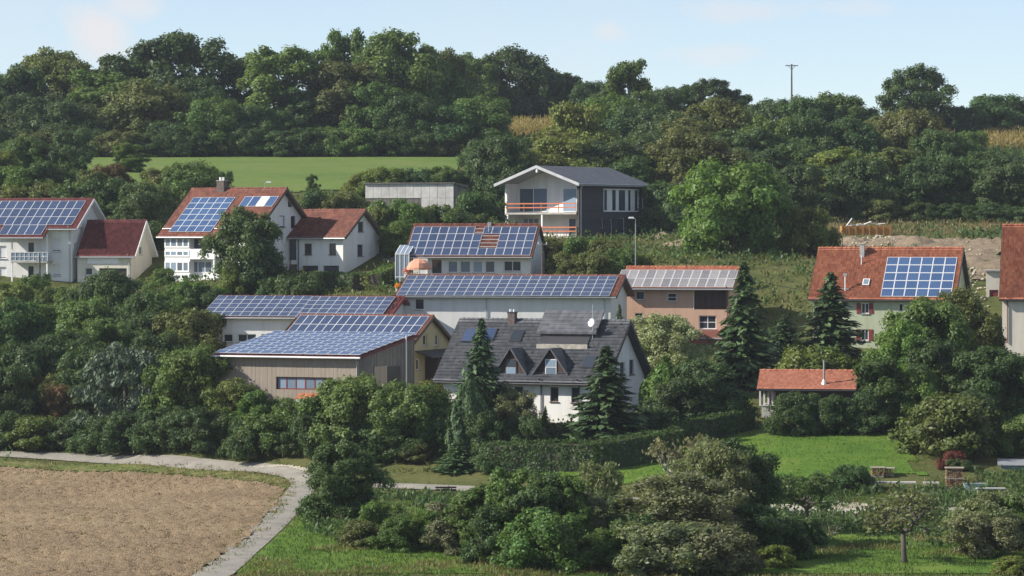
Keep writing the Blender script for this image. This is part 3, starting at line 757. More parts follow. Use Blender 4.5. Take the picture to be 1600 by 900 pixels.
# sunroom and balcony block in front
m = MB(); ztop = h.rp(0, -1.0).z - .2; xm = h.front(297, 400, -1.3).x
m.box((0, -1.3, -2.5), (xm, -.005, ztop)); m.box((xm, -1.3, -2.5), (xe, -.005, 0.35)); m.box((xm + .004, -.5, .35), (xe - .004, -.006, ztop - .05)); m.box((xe - .18, -1.298, 0.35), (xe - .002, -1.1, ztop)); m.build('sunroom', WHITE, h.root)
zf = h.front(310, 405, -1.3).z; zb = h.front(310, 389, -1.3).z
m = MB(); m.box((xm + .006, -1.36, zf), (xe + .05, -1.22, zb)); m.build('balcony_parapet', WFRAME, h.root)
m = MB(); m.box((xm + .008, -1.2, zf), (xe, -.5, zf + .2)); m.build('balcony_slab', CONC, h.root)
for (a, b, c, d, n) in ((257.5, 296, 371, 387, 4), (257.5, 296, 391, 401, 4), (257.5, 296, 408, 425, 4), (271, 296, 428, 437, 2)):
    h.wf(a, b, c, d, y=-1.3, hole=False, bars=n, pane=PANE_L, fw=.16, sill=False)
h.wf(300, 333, 374, 388, y=-.5, hole=False, bars=3, frame=BFRAME, sill=False, name='balcony_door'); h.wf(299, 332, 408, 426, y=-.5, hole=False, bars=3, pane=PANE_L, sill=False, name='terrace_window')
h.ws(450, 456.5, 309.5, 323.5, frame=BFRAME, sill=False); h.ws(436.5, 445, 337, 355, frame=BFRAME, blind=.95); h.ws(454.5, 462, 337.5, 357, frame=BFRAME, sill=False)
h.walls(WHITE); h.downpipe(h.L - .3); H2 = h

# --- annex
h = House('house', 'low white annex house with red-brown gable roof, brown windows and dark garage openings', 'house', 536, 343.6, 455, -30, 7.0, 440)
h.roof_z(371.5, 328, 0.5); h.roof(T_RED, .9, .55, x0=-1.2, wave=.03, step=.065)
for a, b, c, d in ((475.5, 487, 380.5, 398), (514, 525, 380.5, 398)): h.wf(a, b, c, d, frame=BFRAME, rows=1)
for a, b, c, d in ((559.5, 568, 346.5, 362), (558.5, 567.5, 382, 400)): h.ws(a, b, c, d, frame=BFRAME)
for a, b, c, d in ((472, 497, 415, 429), (505, 529.5, 415, 429.5)):
    p, q = h.front(a, d), h.front(b, c); h.holes['front'].append((p.x, q.x, p.z, q.z)); MB().box((p.x + .04, .16, p.z + .03), (q.x - .04, .2, q.z - .03)).build('garage_opening', DARKM, h.root)
p, q = h.front(453.5, 406), h.front(463, 374); MB().box((p.x, -.05, p.z), (q.x, -.006, q.z)).build('stair_glazing', PANE, h.root)
p, q = h.front(453, 428), h.front(464, 413); MB().box((p.x, -.05, p.z), (q.x, -.006, q.z)).build('entrance_door', BFRAME, h.root)
h.walls(WHITE); h.downpipe(h.front(466.5, 400).x, mat=DARKM)

# --- low house with terrace and parasol
h = House('house', 'low pale house with solar roof, window band and terrace above the long hall', 'house', 829, 328, 668, -10, 8.6, 432)
h.roof_z(401.5, 351, 0.75); xl = h.on_roof(631, 398)[0]; h.roof(T_RED, x0=xl, oxr=.25, pitch=.28)
s_ = {(3, 7), (2, 8), (2, 9), (1, 8), (1, 9)}
h.array((648, 353.5), (828, 398), 14, 4, CELL, skip=s_)
h.wf(700, 715, 407.5, 426, pane=PANE_L); h.wf(719, 735, 407.5, 426, pane=PANE_L); h.wf(739, 754, 407.5, 426, pane=PANE_L); h.wf(758, 773, 407.5, 426, pane=PANE_L); h.wf(787, 814, 407.5, 424, bars=2)
h.wf(675, 690, 406, 427, frame=BFRAME, sill=False, name='terrace_door')
h.walls(WHITE2)
MB().box((xl + .4, 2.6, -2.5), (-.004, h.D - .01, h.zw - .25)).build('side_wall', WHITE2, h.root); MB().box((xl + .3, -.6, -2.5), (-.006, 2.59, -.35)).build('terrace', CONC, h.root)
MB().box((xl + .35, -.5, -.345), (xl + .5, -.35, h.rp(0, .3).z - .25)).build('terrace_post', WFRAME, h.root)
o, q = h.roof_box('chimney', 765, 352.5, .35, .35, 0.35, ZINC); H3 = h
MB().tube([h.rp(h.on_roof(763.5, 364)[0], h.on_roof(763.5, 364)[1], 0), h.rp(h.on_roof(763.5, 364)[0], h.on_roof(763.5, 364)[1], 0) + Vector((0, 0, .9))], .05, 6).build('vent_pipe', ZINC, h.root)

# --- long white hall
h = House('hall', 'long tall white hall in the village centre, whole roof covered in solar modules', 'hall', 954, 299, 626, -12, 8.4, 556)
h.roof_z(463.5, 431, 0.55); h.roof(T_RED, .45, .6, edge=BFRAME)
h.array((638, 430), (952, 462), 22, 5, CELL, off=.13, fw=.017)
h.wf(648, 662.5, 466.5, 484, frame=WFRAME); h.wf(884, 896, 500, 518); h.walls(WHITE2)
h.downpipe(h.front(760, 480).x); h.downpipe(h.front(944, 480).x)

# --- left hall, white with red metal roof
h = House('hall', 'low white hall with red roof edge and two solar arrays behind the timber barn', 'hall', 602, 297, 329, -14, 9.0, 546)
h.roof_z(497, 464.5, 0.5); h.roof(T_WINE, .55, .5, edge=REDW, wave=.012, step=.0)
h.array((342, 461), (464.5, 493.5), 10, 5, CELL, fw=.017); u0, dt = h.on_roof(487, 462.8, .12); u1, _ = h.on_roof(617, 465, .12); _, db = h.on_roof(474, 494.8, .12); h.array_at(u0, u1, db, dt, 9, 5, CELL, fw=.017)
for a, b, n in ((349, 363.5, 1), (371, 400, 2), (408, 417, 1)): h.wf(a, b, 522, 534.5, bars=n)
h.walls(WHITE)

# --- yellow gabled house behind the barn
h = House('house', 'yellow gabled house with solar roof and two small windows behind the timber barn', 'house', 640, 279, 428, -22, 8.6, 622)
h.roof_z(540, 494, 0.4); h.roof(T_RED, .3, .35, edge=BFRAME, x0=h.on_roof(469, 491.5, .12)[0] - .12)
_, db = h.on_roof(640, 525, .1); u0, dt = h.on_roof(470, 491.5, .12); u1, _ = h.on_roof(670, 495.5, .12); h.array_at(u0, u1, dt - 3.3, dt, 15, 2, CELL)
for a, b, c, d in ((661, 667.5, 523, 540), (679.5, 686, 523, 540)): h.ws(a, b, c, d)
h.ws(650.5, 656, 561, 578); h.walls(YELLOW)
p, q = h.side(652, 548), h.side(699, 548)
m = MB(); z = h.side(676, 546).z; m.hexa([(h.L + .01, p.y - .5, z - .1), (h.L + 1.6, p.y - .5, z - .6), (h.L + 1.6, h.D + .2, z - .6), (h.L + .01, h.D + .2, z - .1), (h.L + .01, p.y - .5, z), (h.L + 1.6, p.y - .5, z - .5), (h.L + 1.6, h.D + .2, z - .5), (h.L + .01, h.D + .2, z)]); m.build('porch_roof', DARKM, h.root)
m = MB(); m.box((h.L + .01, p.y + 1.6, -2), (h.L + 1.2, h.D, z - .62)); m.build('porch_boarding', WOOD_D, h.root); HY_ = h

# --- timber barn with flat solar roof in front
h = House('barn', 'grey timber barn with shallow solar roof and red-framed window strip', 'barn', 560, 268.5, 343, -22, 11.2, 640)
h.ov = 0.5; h.ze = h.zat(557.5, h.L, -.5); zt_ = h.zat(523, h.L, h.D); h.t = (zt_ - h.ze) / (h.D + .5); h.ang = math.atan(h.t); h.sl = math.hypot(h.D + .5, zt_ - h.ze); h.zw = h.ze + .5 * h.t; h.zr = zt_
p0 = h.front(432, 608); p1 = h.front(520, 590); h.window('front', p0.x, p1.x, p0.z, p1.z, frame=REDW, pane=PANE_L, bars=6, fw=.09, sill=False)
m = MB(); bmw = None
# walls: sloping tops follow the roof
bm = bmesh.new(); L, D = h.L, h.D; zf_, zb_ = h.zw - .2, h.zr - .2
def _poly(bm, P, holes=()):
    es = []
    for ring in [P] + list(holes):
        vs = [bm.verts.new(p) for p in ring]; es += [bm.edges.new((vs[i], vs[(i + 1) % len(vs)])) for i in range(len(vs))]
    bmesh.ops.triangle_fill(bm, edges=es, use_beauty=True)
hh = h.holes['front'][0]
_poly(bm, [(0, 0, -2.5), (L, 0, -2.5), (L, 0, zf_), (0, 0, zf_)], [[(hh[0], 0, hh[2]), (hh[1], 0, hh[2]), (hh[1], 0, hh[3]), (hh[0], 0, hh[3])]])
_poly(bm, [(L, 0, -2.5), (L, D, -2.5), (L, D, zb_), (L, 0, zf_)]); _poly(bm, [(0, 0, -2.5), (0, D, -2.5), (0, D, zb_), (0, 0, zf_)]); _poly(bm, [(0, D, -2.5), (L, D, -2.5), (L, D, zb_), (0, D, zb_)])
bmesh.ops.recalc_face_normals(bm, faces=bm.faces); me = bpy.data.meshes.new('wall'); bm.to_mesh(me); bm.free(); me.materials.append(CONC); wall_ = link('wall', me, h.root)
def plank_wall(parent, T, a0, a1, z0, ztop, w, mat, hole=None, name='board'):
    """upright boards, each a piece of its own, with gaps and slightly uneven faces"""
    n = int((a1 - a0) / w)
    for i in range(n):
        a, b = a0 + (a1 - a0) * i / n, a0 + (a1 - a0) * (i + 1) / n - .012; k = .02 + random.random() * .012
        segs = [(z0, None)]
        if hole and b > hole[0] and a < hole[1]: segs = [(z0, hole[2]), (hole[3], None)]
        for s0, s1 in segs:
            m = MB(); t0 = s1 if s1 is not None else ztop((a + b) / 2)
            P = [T(x, d, z) for z in (s0, t0) for (x, d) in ((a, -k), (b, -k), (b, -.003), (a, -.003))]
            m.hexa(P); m.build(name, mat, parent)
plank_wall(wall_, lambda a, d, z: (a, d, z), 0.0, L, -1.0, lambda a: zf_, .36, WOOD_G, hh)
plank_wall(wall_, lambda a, d, z: (L - d, a, z), 0.06, D, -1.0, lambda a: zf_ + (zb_ - zf_) * a / D, .4, WOOD_S)
m = MB(); m.hexa([tuple(h.rp(x, d, k)) for k in (-.16, 0) for (x, d) in ((-.5, 0), (L + .45, 0), (L + .45, h.sl), (-.5, h.sl))]); rf = m.build('roof', T_WINE, h.root)
q = h.rp(0, 0, -.05); MB().tube([(-.5, q.y - .07, q.z - .06), (L + .4, q.y - .07, q.z - .06)], .08, 8).build('gutter', ALU, rf)
h.array_at(-.35, L + .3, .15, h.sl - .25, 13, 9, CELL_L, off=.16, gap=.07, fw=.025, tilt=.075)
p, q = h.side(583, 600), h.side(603, 572); MB().box((L + .05, p.y, -1), (L + .12, q.y, h.side(595, 572).z)).build('barn_door', WOOD_G, h.root)
p, q = h.side(604, 600), h.side(624, 572); MB().box((L + .05, p.y, -1), (L + .1, q.y, h.side(614, 572).z)).build('barn_door', DARKM, h.root)
p = h.side(626, 600); MB().tube([(L + .5, p.y, -1.5), (L + .5, p.y, h.side(626, 528).z + .2)], .06, 8).build('vent_pipe', ALU, h.root)
m = MB(); p, q = h.front(461, 622, -.9), h.front(491, 618, -.9); m.hexa([(p.x, -.9, p.z - .1), (q.x, -.9, p.z - .1), (q.x, -.04, p.z + .25), (p.x, -.04, p.z + .25), (p.x, -.9, p.z), (q.x, -.9, p.z), (q.x, -.04, p.z + .38), (p.x, -.04, p.z + .38)]); m.build('canopy', T_ORANGE, h.root)
MB().box((p.x - .5, -.06, -1.5), (q.x + .2, -.045, p.z - .15)).build('door', WFRAME, h.root)
h.downpipe(L - .1, z1=h.zw - .2)

# --- big house with slate grey roof in front
h = House('house', 'white house with big slate-grey roof, two A-shaped dormers and satellite dish', 'house', 939, 262, 692, -23.5, 9.4, 664)
h.roof_z(600.5, 501.5, 0.6); h.roof(T_GREY, .65, .65, edge=DARKM, course=.38, step=.11, wave=.008, lap=.06, gutter=DARKM)
for a, b, c, d in ((803, 817, 604, 632), (859.5, 872.5, 605, 627.5), (892.5, 905.5, 605.5, 629)): h.wf(a, b, c, d, frame=BFRAME)
for a, b, c, d in ((969, 976, 566, 584), (983.5, 990.5, 562, 585), (983, 988, 651, 662)): h.ws(a, b, c, d, frame=BFRAME)
h.walls(WHITE); h.downpipe(h.front(846, 620).x, mat=DARKM); h.downpipe(h.front(905.5, 620).x, mat=DARKM)
o, q = h.roof_box('chimney', 800.5, 503, .62, .55, 0.75, BRICK, DARKM, below=1.2)
for k in (-.16, .16): MB().tube([(q.x + k, q.y, q.z + .08), (q.x + k, q.y, q.z + .28)], .1, 8).build('chimney_pot', ALU, o)
# A-shaped dormers
for (ax, ay, lx, rx, by) in ((797, 545, 776, 822, 583), (861.5, 545.5, 836, 886.5, 583.5)):
    x0, db = h.on_roof(lx, by); x1, _ = h.on_roof(rx, by); xm = (x0 + x1) / 2
    fb = h.rp(xm, db); yf = fb.y; za = h.front(ax + 6, ay, yf).z; zb = fb.z
    yb = yf + (za - zb) / h.t              # where the dormer ridge dies into the roof
    m = MB()
    for sgn, xa in ((-1, x0), (1, x1)):
        e = (xa + sgn * .12, yf - .3, zb - .12); e2 = (xa + sgn * .12, yf + .1, zb - .12); a1 = (xm, yf - .3, za); a2 = (xm, yb, za)
        nrm = Vector((sgn * (za - zb), 0, (x1 - x0) / 2)).normalized() * .1
        P = [e, a1, a2, e2]; P2 = [tuple(Vector(p) + nrm) for p in P]; m.add(P + P2, [(0, 1, 2, 3), (7, 6, 5, 4), (0, 4, 5, 1), (1, 5, 6, 2), (2, 6, 7, 3), (3, 7, 4, 0)])
    dr = m.build('dormer', T_GREY, h.root)
    m = MB(); m.add([(x0, yf, zb), (x1, yf, zb), (xm, yf, za - .06)], [(0, 1, 2)]); m.build('dormer_gable', WOOD_D, dr)
    w0 = .48
    m = MB(); m.box((xm - w0, yf - .07, zb - .15), (xm + w0, yf - .005, zb + 1.15)); m.build('dormer_window_frame', WFRAME if lx > 800 else BFRAME, dr)
    m = MB(); m.box((xm - w0 + .07, yf - .085, zb - .05), (xm + w0 - .07, yf - .06, zb + .5)); m.build('pane', PANE_L, dr); m = MB(); m.box((xm - w0 + .07, yf - .085, zb + .56), (xm + w0 - .07, yf - .06, zb + 1.1)); m.build('pane', PANE_L if lx > 800 else PANE, dr)
# raised roof section with loggia
x0, dd = h.on_roof(857, 536); x1, _ = h.on_roof(918, 539); x1 += .35; x0 -= .9
lift = .62; dlo, dhi = dd + .32, h.sl + .25
MB().hexa([tuple(h.rp(x, d, k)) for k in (.04, .17) for (x, d) in ((x0 + .3, dd - .55), (x1 - .3, dd - .55), (x1 - .3, dd + .62), (x0 + .3, dd + .62))]).build('loggia_shade_slab', DARKM, h.root)  # dark slab on the roof slope, colour stands in for the shaded loggia opening
def rq(x, d, k): q = h.rp(x, d, 0); return (q.x, q.y, q.z + k)
m = MB(); n = int((dhi - dlo) / .38)
for i in range(n):
    a, b = dlo + (dhi - dlo) * i / n, dlo + (dhi - dlo) * (i + 1) / n
    m.hexa([rq(x0 - .25, a, lift - .1), rq(x1 + .25, a, lift - .1), rq(x1 + .25, b, lift - .1), rq(x0 - .25, b, lift - .1), rq(x0 - .25, a, lift + .08), rq(x1 + .25, a, lift + .08), rq(x1 + .25, b, lift + .03), rq(x0 - .25, b, lift + .03)])
dm = m.build('raised_roof', T_GREY, h.root)
m = MB(); m.add([rq(x1, dlo + .3, -.1), rq(x1, h.sl, -.1), rq(x1, h.sl, lift - .1), rq(x1, dlo + .3, lift - .1)], [(0, 1, 2, 3)]); m.add([rq(x0, dlo + .3, -.1), rq(x0, h.sl, -.1), rq(x0, h.sl, lift - .1), rq(x0, dlo + .3, lift - .1)], [(3, 2, 1, 0)])
m.add([rq(x0, dlo + .32, -.1), rq(x1, dlo + .32, -.1), rq(x1, dlo + .32, lift - .1), rq(x0, dlo + .32, lift - .1)], [(0, 1, 2, 3)]); m.add([rq(x0, dhi - .3, -.9), rq(x1, dhi - .3, -.9), rq(x1, dhi - .3, lift), rq(x0, dhi - .3, lift)], [(3, 2, 1, 0)]); m.build('dormer_wall', WOOD_D, dm)
nw = 5
for i in range(nw):
    a, b = x0 + (x1 - x0) * (i + .12) / nw, x0 + (x1 - x0) * (i + .88) / nw; p, q = rq(a, dlo + .3, .06), rq(b, dlo + .3, lift - .16)
    MB().box((a, p[1] - .06, p[2]), (b, p[1] - .01, q[2])).build('loggia_pane', PANE, dm)
p = rq(x0, dd - .65, 0); MB().box((x0 + .1, p[1] - .1, p[2] - .1), (x1 - .2, p[1] + .1, p[2] + .38)).build('loggia_parapet', STONE, h.root)
for (a, b, w, k) in ((733.5, 523, 1.0, 1.5), (766, 522, 1.0, 1.5), (808, 523.5, 1.05, 1.35), (921, 564.5, 1.0, 1.35)): h.skylight(a, b, w, k, pane=CELL if a < 770 else PANE)
# satellite dish on its mast
xd, dd = h.on_roof(926, 530); q = h.rp(xd, dd); zt = h.front(926, 497, q.y).z
mast = MB().tube([(xd, q.y, q.z - .3), (xd, q.y, h.front(926, 476, q.y).z)], .035, 6).build('mast', ZINC, h.root)
m = MB(); nR, nA = 4, 18; c = Vector((xd, q.y - .25, h.front(924, 504, q.y).z)); ax = Vector((-.35, -.9, .25)).normalized(); uu = ax.orthogonal().normalized(); vv = ax.cross(uu)
vs = [tuple(c)]; fs = []
for i in range(1, nR + 1):
    for j in range(nA): a = 2 * math.pi * j / nA; rr = .33 * i / nR; vs.append(tuple(c + (uu * math.cos(a) + vv * math.sin(a)) * rr + ax * (rr * rr * .55)))
for j in range(nA): fs.append((0, 1 + j, 1 + (j + 1) % nA))
for i in range(nR - 1):
    for j in range(nA): a = 1 + i * nA; fs.append((a + j, a + nA + j, a + nA + (j + 1) % nA, a + (j + 1) % nA))
m.add(vs, fs); m.build('satellite_dish', WFRAME, h.root, smooth=True)
MB().tube([tuple(c + ax * .05 - vv * .3), tuple(c + ax * .42)], .02, 5).build('dish_arm', DARKM, h.root); HD = h

# --- pink farmhouse with old collectors
h = House('house', 'salmon-pink house with grey collector modules on its roof and dark boarded loggia', 'house', 1140, 307, 972, -12, 8.0, 530)
h.roof_z(451, 417.5, 0.75); h.roof(T_ORANGE, .3, .5, edge=BFRAME, pitch=.26)
u0, dt = h.on_roof(973, 421, .12); u1, _ = h.on_roof(1153, 425, .12); h.array_at(u0 - .1, u1, .1, dt, 13, 2, CELL_G, fw=.03)
for a, b, c, d, n in ((993, 1007, 455, 468.5, 1), (1042.5, 1057, 458, 471, 1), (992, 1005.5, 489, 498, 1), (1051, 1064, 492, 498.5, 2), (1092, 1119, 493, 514, 2)): h.wf(a, b, c, d, bars=n, rows=2 if a in (1092, 1042.5) else 1, pane=PANE)
p, q = h.front(1084.5, 483.5), h.front(1137, 454); h.holes['front'].append((p.x, q.x - .1, p.z, q.z)); lg = MB().box((p.x + .03, .1, p.z + .03), (q.x - .13, .15, q.z - .03)).build('loggia_backing', WOOD_D, h.root)
plank_wall(lg, lambda a, d, z: (a, .1 + d, z), p.x + .04, q.x - .14, p.z + .04, lambda a: q.z - .04, .3, WOOD_D)
MB().box((p.x - .06, -.02, p.z), (p.x - .003, .05, q.z)).build('loggia_post', WFRAME, h.root)
p, q = h.front(1080, 529), h.front(1128, 516.5); MB().box((p.x, -1.2, -2), (q.x, -.004, q.z)).build('terrace_wall', plain('red_terrace', (.33, .12, .09), .9), h.root)
MB().box((p.x - .2, -1.35, q.z - .75), (q.x + .2, -1.205, q.z - .62)).build('terrace_kerb', CONC, h.root)
h.walls(PINK); h.downpipe(h.L - .2, mat=BFRAME)

# --- pale green house with orange roof
h = House('house', 'pale green farmhouse with orange tiled roof, red shutters and blue solar block', 'house', 1488, 296, 1270, -17, 8.2, 548)
h.roof_z(469, 388, 0.45); h.roof(T_ORANGE, .35, .35, edge=DARKM, pitch=.22, course=.31, step=.06, wave=.02, lap=.022, gutter=DARKM)
u0, dt = h.on_roof(1387, 400, .12); u1, _ = h.on_roof(1496, 401.5, .12); _, db = h.on_roof(1379, 461.5, .12); h.array_at(u0, u1, db, dt, 6, 5, CELL_L, fw=.036)
for a, b, c, d in ((1345.5, 1357.5, 473.5, 490), (1345, 1357, 514.5, 532)): h.wf(a, b, c, d, bars=2, shutter=REDW)
h.wf(1404, 1411, 474, 487); h.walls(GREENW)
o, q = h.roof_box('chimney', 1347.5, 399, .42, .5, 1.0, CONC, STONE, below=.6)
x, d = h.on_roof(1346, 414); q = h.rp(x, d); MB().tube([tuple(q - Vector((0, 0, .2))), tuple(q + Vector((0, 0, .9)))], .05, 6).build('vent_pipe', ALU, h.root)
h.skylight(1353.5, 439.5, .6, .75, WFRAME, PANE_L)
x, d = h.on_roof(1320.5, 455); q = h.rp(x, d); rs = MB().tube([tuple(q - Vector((0, 0, 2.6))), tuple(q + Vector((0, -.0, 1.6)))], .06, 6).build('roof_mast', ALU, h.root)
m = MB(); m.box((q.x - .35, q.y - .04, q.z + .15), (q.x + .35, q.y + .04, q.z + .23)); m.box((q.x - .16, q.y - .1, q.z + 1.4), (q.x + .16, q.y + .1, q.z + 1.62)); m.build('cross_arm', ZINC, rs); HO = h

# --- farmhouse cut by the right edge
h = House('house', 'cream farmhouse with steep orange roof cut by the right edge', 'house', 1745, 287, 1566, -11, 11.0, 528)
h.roof_z(468, 352, 0.4, at=0); h.roof(T_ORANGE, .25, .3, edge=DARKM, pitch=.22, course=.31, step=.06, wave=.02, lap=.022, gutter=DARKM)
h.wf(1640, 1654, 480, 500, bars=2); h.walls(CREAM); h.downpipe(.45, mat=plain('copper_pipe', (.22, .1, .06), .5, .3))

# --- small outbuilding between the two orange roofs
h = House('outbuilding', 'small cream outbuilding with brown door between the two orange-roofed farmhouses', 'shed', 1566, 312, 1541, -8, 4.0, 475)
h.ov = 0; h.ang = 0; p, q = h.front(1546, 474), h.front(1560, 453); h.holes['front'].append((p.x, q.x, p.z, q.z)); MB().box((p.x + .02, .1, p.z + .02), (q.x - .02, .16, q.z - .02)).build('door', REDW, h.root)
zt = h.front(1553, 424).z; h.walls(CREAM, flat=zt, gable=False)
m = MB(); m.box((-.25, -.25, zt + .003), (h.L + .2, 4.2, zt + .13)); m.build('roof', CONC, h.root)

# --- garden hut
h = House('garden_hut', 'small garden hut with salmon tiled roof and white-posted veranda by the lawn', 'hut', 1330, 265, 1190, -9, 5.0, 657)
h.roof_z(609, 580, 0.6); h.roof(T_HUT, .35, .4, edge=WOOD_D, pitch=.2, course=.28, wave=.012, gutter=DARKM)
xv = h.front(1212, 630).x
m = MB(); m.box((xv, 0, -2), (h.L, h.D, h.zw - .2)); m.box((.1, h.D - .2, -2), (xv - .004, h.D - .002, h.zw - .2)); m.build('wall', WOOD_D, h.root)
z1, z0 = h.front(1198, 634).z, -2.0
m = MB(); m.box((0, -.05, z0), (xv - .01, .12, z1)); m.box((0, .125, z0), (.14, h.D - .3, z1)); m.build('veranda_parapet', SHEET, h.root)
for k in (1187.5, 1194, 1200.5, 1207): x = h.front(k, 625).x; MB().box((x - .07, -.02, z1 + .002), (x + .07, .1, h.zw - .25)).build('veranda_post', WFRAME, h.root)
MB().box((-.08, -.1, z1 + .004), (xv + .05, -.055, z1 + .06)).build('veranda_rail', WFRAME, h.root)
x, d = h.on_roof(1287.5, 600); q = h.rp(x, d); fl = MB().tube([tuple(q - Vector((0, 0, .3))), tuple(q + Vector((0, 0, 1.9)))], .075, 8).build('flue', ZINC, h.root)
MB().tube([tuple(q + Vector((0, 0, -.05))), tuple(q + Vector((0, 0, .35)))], [.24, .1], 8).build('flue_collar', ALU, fl)

# --- new house on the hill: the gable faces the viewer, balconies in front
h = House('house', 'new black-clad house with white balconied gable and grey roof on the hill', 'house', 905, 378, 789, -36, 13.0, 374)
L, D = h.L, h.D; zE = h.zat(287, L, 0); zA = h.zat(259, L / 2, -1.1); zA = zE + (zA - zE)
ovx, ovf, ovb = .75, 1.1, .6
t = (zA - zE) / (L / 2 + ovx)
h.ov = 0; h.zw = zE + ovx * t - .15; h.ang = 0
rec = 2.2      # depth of the balcony recess
z1 = h.front(850, 332, 0).z; zg = -0.4; za_ = zA - .28
m = MB()
def slab2(m, a, b, c, d, th):   # vertical sheet helper unused for holes
    pass
bm = bmesh.new()
_poly(bm, [(0, rec, -2.5), (L, rec, -2.5), (L, rec, h.zw), (L / 2, rec, za_), (0, rec, h.zw)])
_poly(bm, [(0, D, -2.5), (L, D, -2.5), (L, D, h.zw), (L / 2, D, za_), (0, D, h.zw)])
bmesh.ops.recalc_face_normals(bm, faces=bm.faces); me = bpy.data.meshes.new('gable_wall'); bm.to_mesh(me); bm.free(); me.materials.append(WHITE); link('gable_wall', me, h.root)
bm = bmesh.new()
wb0, wb1 = h.side(943, 331.5), h.side(999.5, 293.5); wz0, wz1 = h.side(971, 331).z, h.side(971, 295).z
sh = []
for a, b, c, d in ((939.5, 943, 342, 357), (952.5, 957, 343, 370), (967, 976.5, 341, 365), (983.5, 988, 343, 368)):
    p, q = h.side(a, d), h.side(b, c); sh.append((p.y, q.y, h.side((a + b) / 2, d).z, h.side((a + b) / 2, c).z))
sh.append((wb0.y, wb1.y, wz0, wz1))
sh.append((h.side(916, 320).y, h.side(918.5, 320).y, h.side(917, 323).z, h.side(917, 302).z))
_poly(bm, [(L, 0, -2.5), (L, D, -2.5), (L, D, h.zw), (L, 0, h.zw)], [[(L, a, c), (L, b, c), (L, b, d), (L, a, d)] for a, b, c, d in sh])
_poly(bm, [(0, 0, -2.5), (0, D, -2.5), (0, D, h.zw), (0, 0, h.zw)])
bmesh.ops.recalc_face_normals(bm, faces=bm.faces); me = bpy.data.meshes.new('side_wall'); bm.to_mesh(me); bm.free(); me.materials.append(CLAD); sw = link('side_wall', me, h.root)
m = MB(); m.box((L - .3, -.01, -2.5), (L - .004, rec - .01, h.zw - .02)); m.build('corner_fin', CLAD, h.root); m = MB(); m.box((.004, -.01, -2.5), (.3, rec - .01, h.zw - .02)); m.build('corner_fin', WHITE, h.root)
for a, b, c, d in sh[:4] + sh[5:]: h.window('right', a, b, c, d, bars=1, sill=False)
h.holes['right'] = []
a, b, c, d = sh[4]; wbnd = h.window('right', a, b, c, d, bars=1, sill=False, pane=BLIND, fw=.12)
for i, (f0, f1) in enumerate(((.05, .12), (.27, .36), (.45, .62), (.71, .77), (.9, .96))): MB().box((L - .165, a + (b - a) * f0, c + .15), (L - .14, a + (b - a) * f1, d - .15)).build('pane', PANE, wbnd)
for a, b, c, d, n in ((812, 856, 294, 331, 2), (880, 902, 294, 331, 1), (796, 802, 294, 316, 1)): h.wf(a, b, c, d, y=rec, hole=False, bars=n, pane=PANE_L, sill=False, name='patio_window')
for a, b, c, d, n in ((818, 843, 341, 350, 3), (889, 901, 341, 370, 1)): h.wf(a, b, c, d, y=rec, hole=False, bars=n, pane=PANE_L, sill=False)
for zz in (z1, h.front(880, 369, 0).z): MB().box((.31, -.15, zz - .22), (L - .31, rec - .08, zz)).build('balcony_slab', CONC, h.root)
for zz, a0 in ((z1, .3), (h.front(880, 369, 0).z, L * .45)):
    for k in (.5, .95): MB().box((a0, -.2, zz + k), (L - .3, -.16, zz + k + .13)).build('safety_board', ORANGE_RAIL, h.root)
    for i in range(5): x = a0 + (L - .4 - a0) * i / 4; MB().box((x + .02, -.155, zz + .002), (x + .09, -.09, zz + 1.15)).build('railing_post', OCHRE, h.root)
for px in (846.5, 793): x = h.front(px, 350, -.1).x; MB().box((x - .09, -.1, -2.5), (x + .09, .08, z1 - .225)).build('balcony_post', WFRAME, h.root)
# roof
m = MB(); n = 30
def rr(x, y, k): zz = zA - abs(x - L / 2) * t; return (x, y, zz + k)
for sgn in (-1, 1):
    xe = L / 2 + sgn * (L / 2 + ovx)
    for i in range(20):
        a, b = xe + (L / 2 - xe) * i / 20, xe + (L / 2 - xe) * (i + 1) / 20
        P = [rr(a, -ovf, -.02), rr(b, -ovf, -.02), rr(b, D + ovb, -.02), rr(a, D + ovb, -.02), rr(a, -ovf, .05), rr(b, -ovf, .02), rr(b, D + ovb, .02), rr(a, D + ovb, .05)]
        m.hexa(P if sgn < 0 else [P[1], P[0], P[3], P[2], P[5], P[4], P[7], P[6]])
rf = m.build('roof', T_SLATE, h.root)
m = MB()
for sgn in (-1, 1):
    xe = L / 2 + sgn * (L / 2 + ovx); P = [rr(xe, -ovf, -.24), rr(L / 2, -ovf, -.24), rr(L / 2, D + ovb, -.24), rr(xe, D + ovb, -.24), rr(xe, -ovf, -.024), rr(L / 2, -ovf, -.024), rr(L / 2, D + ovb, -.024), rr(xe, D + ovb, -.024)]
    m.hexa(P if sgn < 0 else [P[1], P[0], P[3], P[2], P[5], P[4], P[7], P[6]])
m.build('soffit', plain('grey_soffit', (.30, .31, .33), .7), rf)
for sgn in (-1, 1):
    xe = L / 2 + sgn * (L / 2 + ovx); m = MB(); P = [rr(xe, -ovf - .05, -.28), rr(L / 2, -ovf - .05, -.28), rr(L / 2, -ovf - .004, -.28), rr(xe, -ovf - .004, -.28), rr(xe, -ovf - .05, .06), rr(L / 2, -ovf - .05, .06), rr(L / 2, -ovf - .004, .06), rr(xe, -ovf - .004, .06)]
    m.hexa(P); m.build('verge_board', plain('white_grey_board', (.42, .43, .45), .6) if sgn < 0 else MATS['white_grey_board'], rf); z = zE - .05; MB().tube([(xe, -ovf, z), (xe, D + ovb, z)], .08, 8).build('gutter', ZINC, rf)
MB().box((L / 2 - .1, -ovf + .05, zA - .75), (L / 2 + .1, -ovf + .25, zA - .26)).build('ridge_beam', WFRAME, rf)
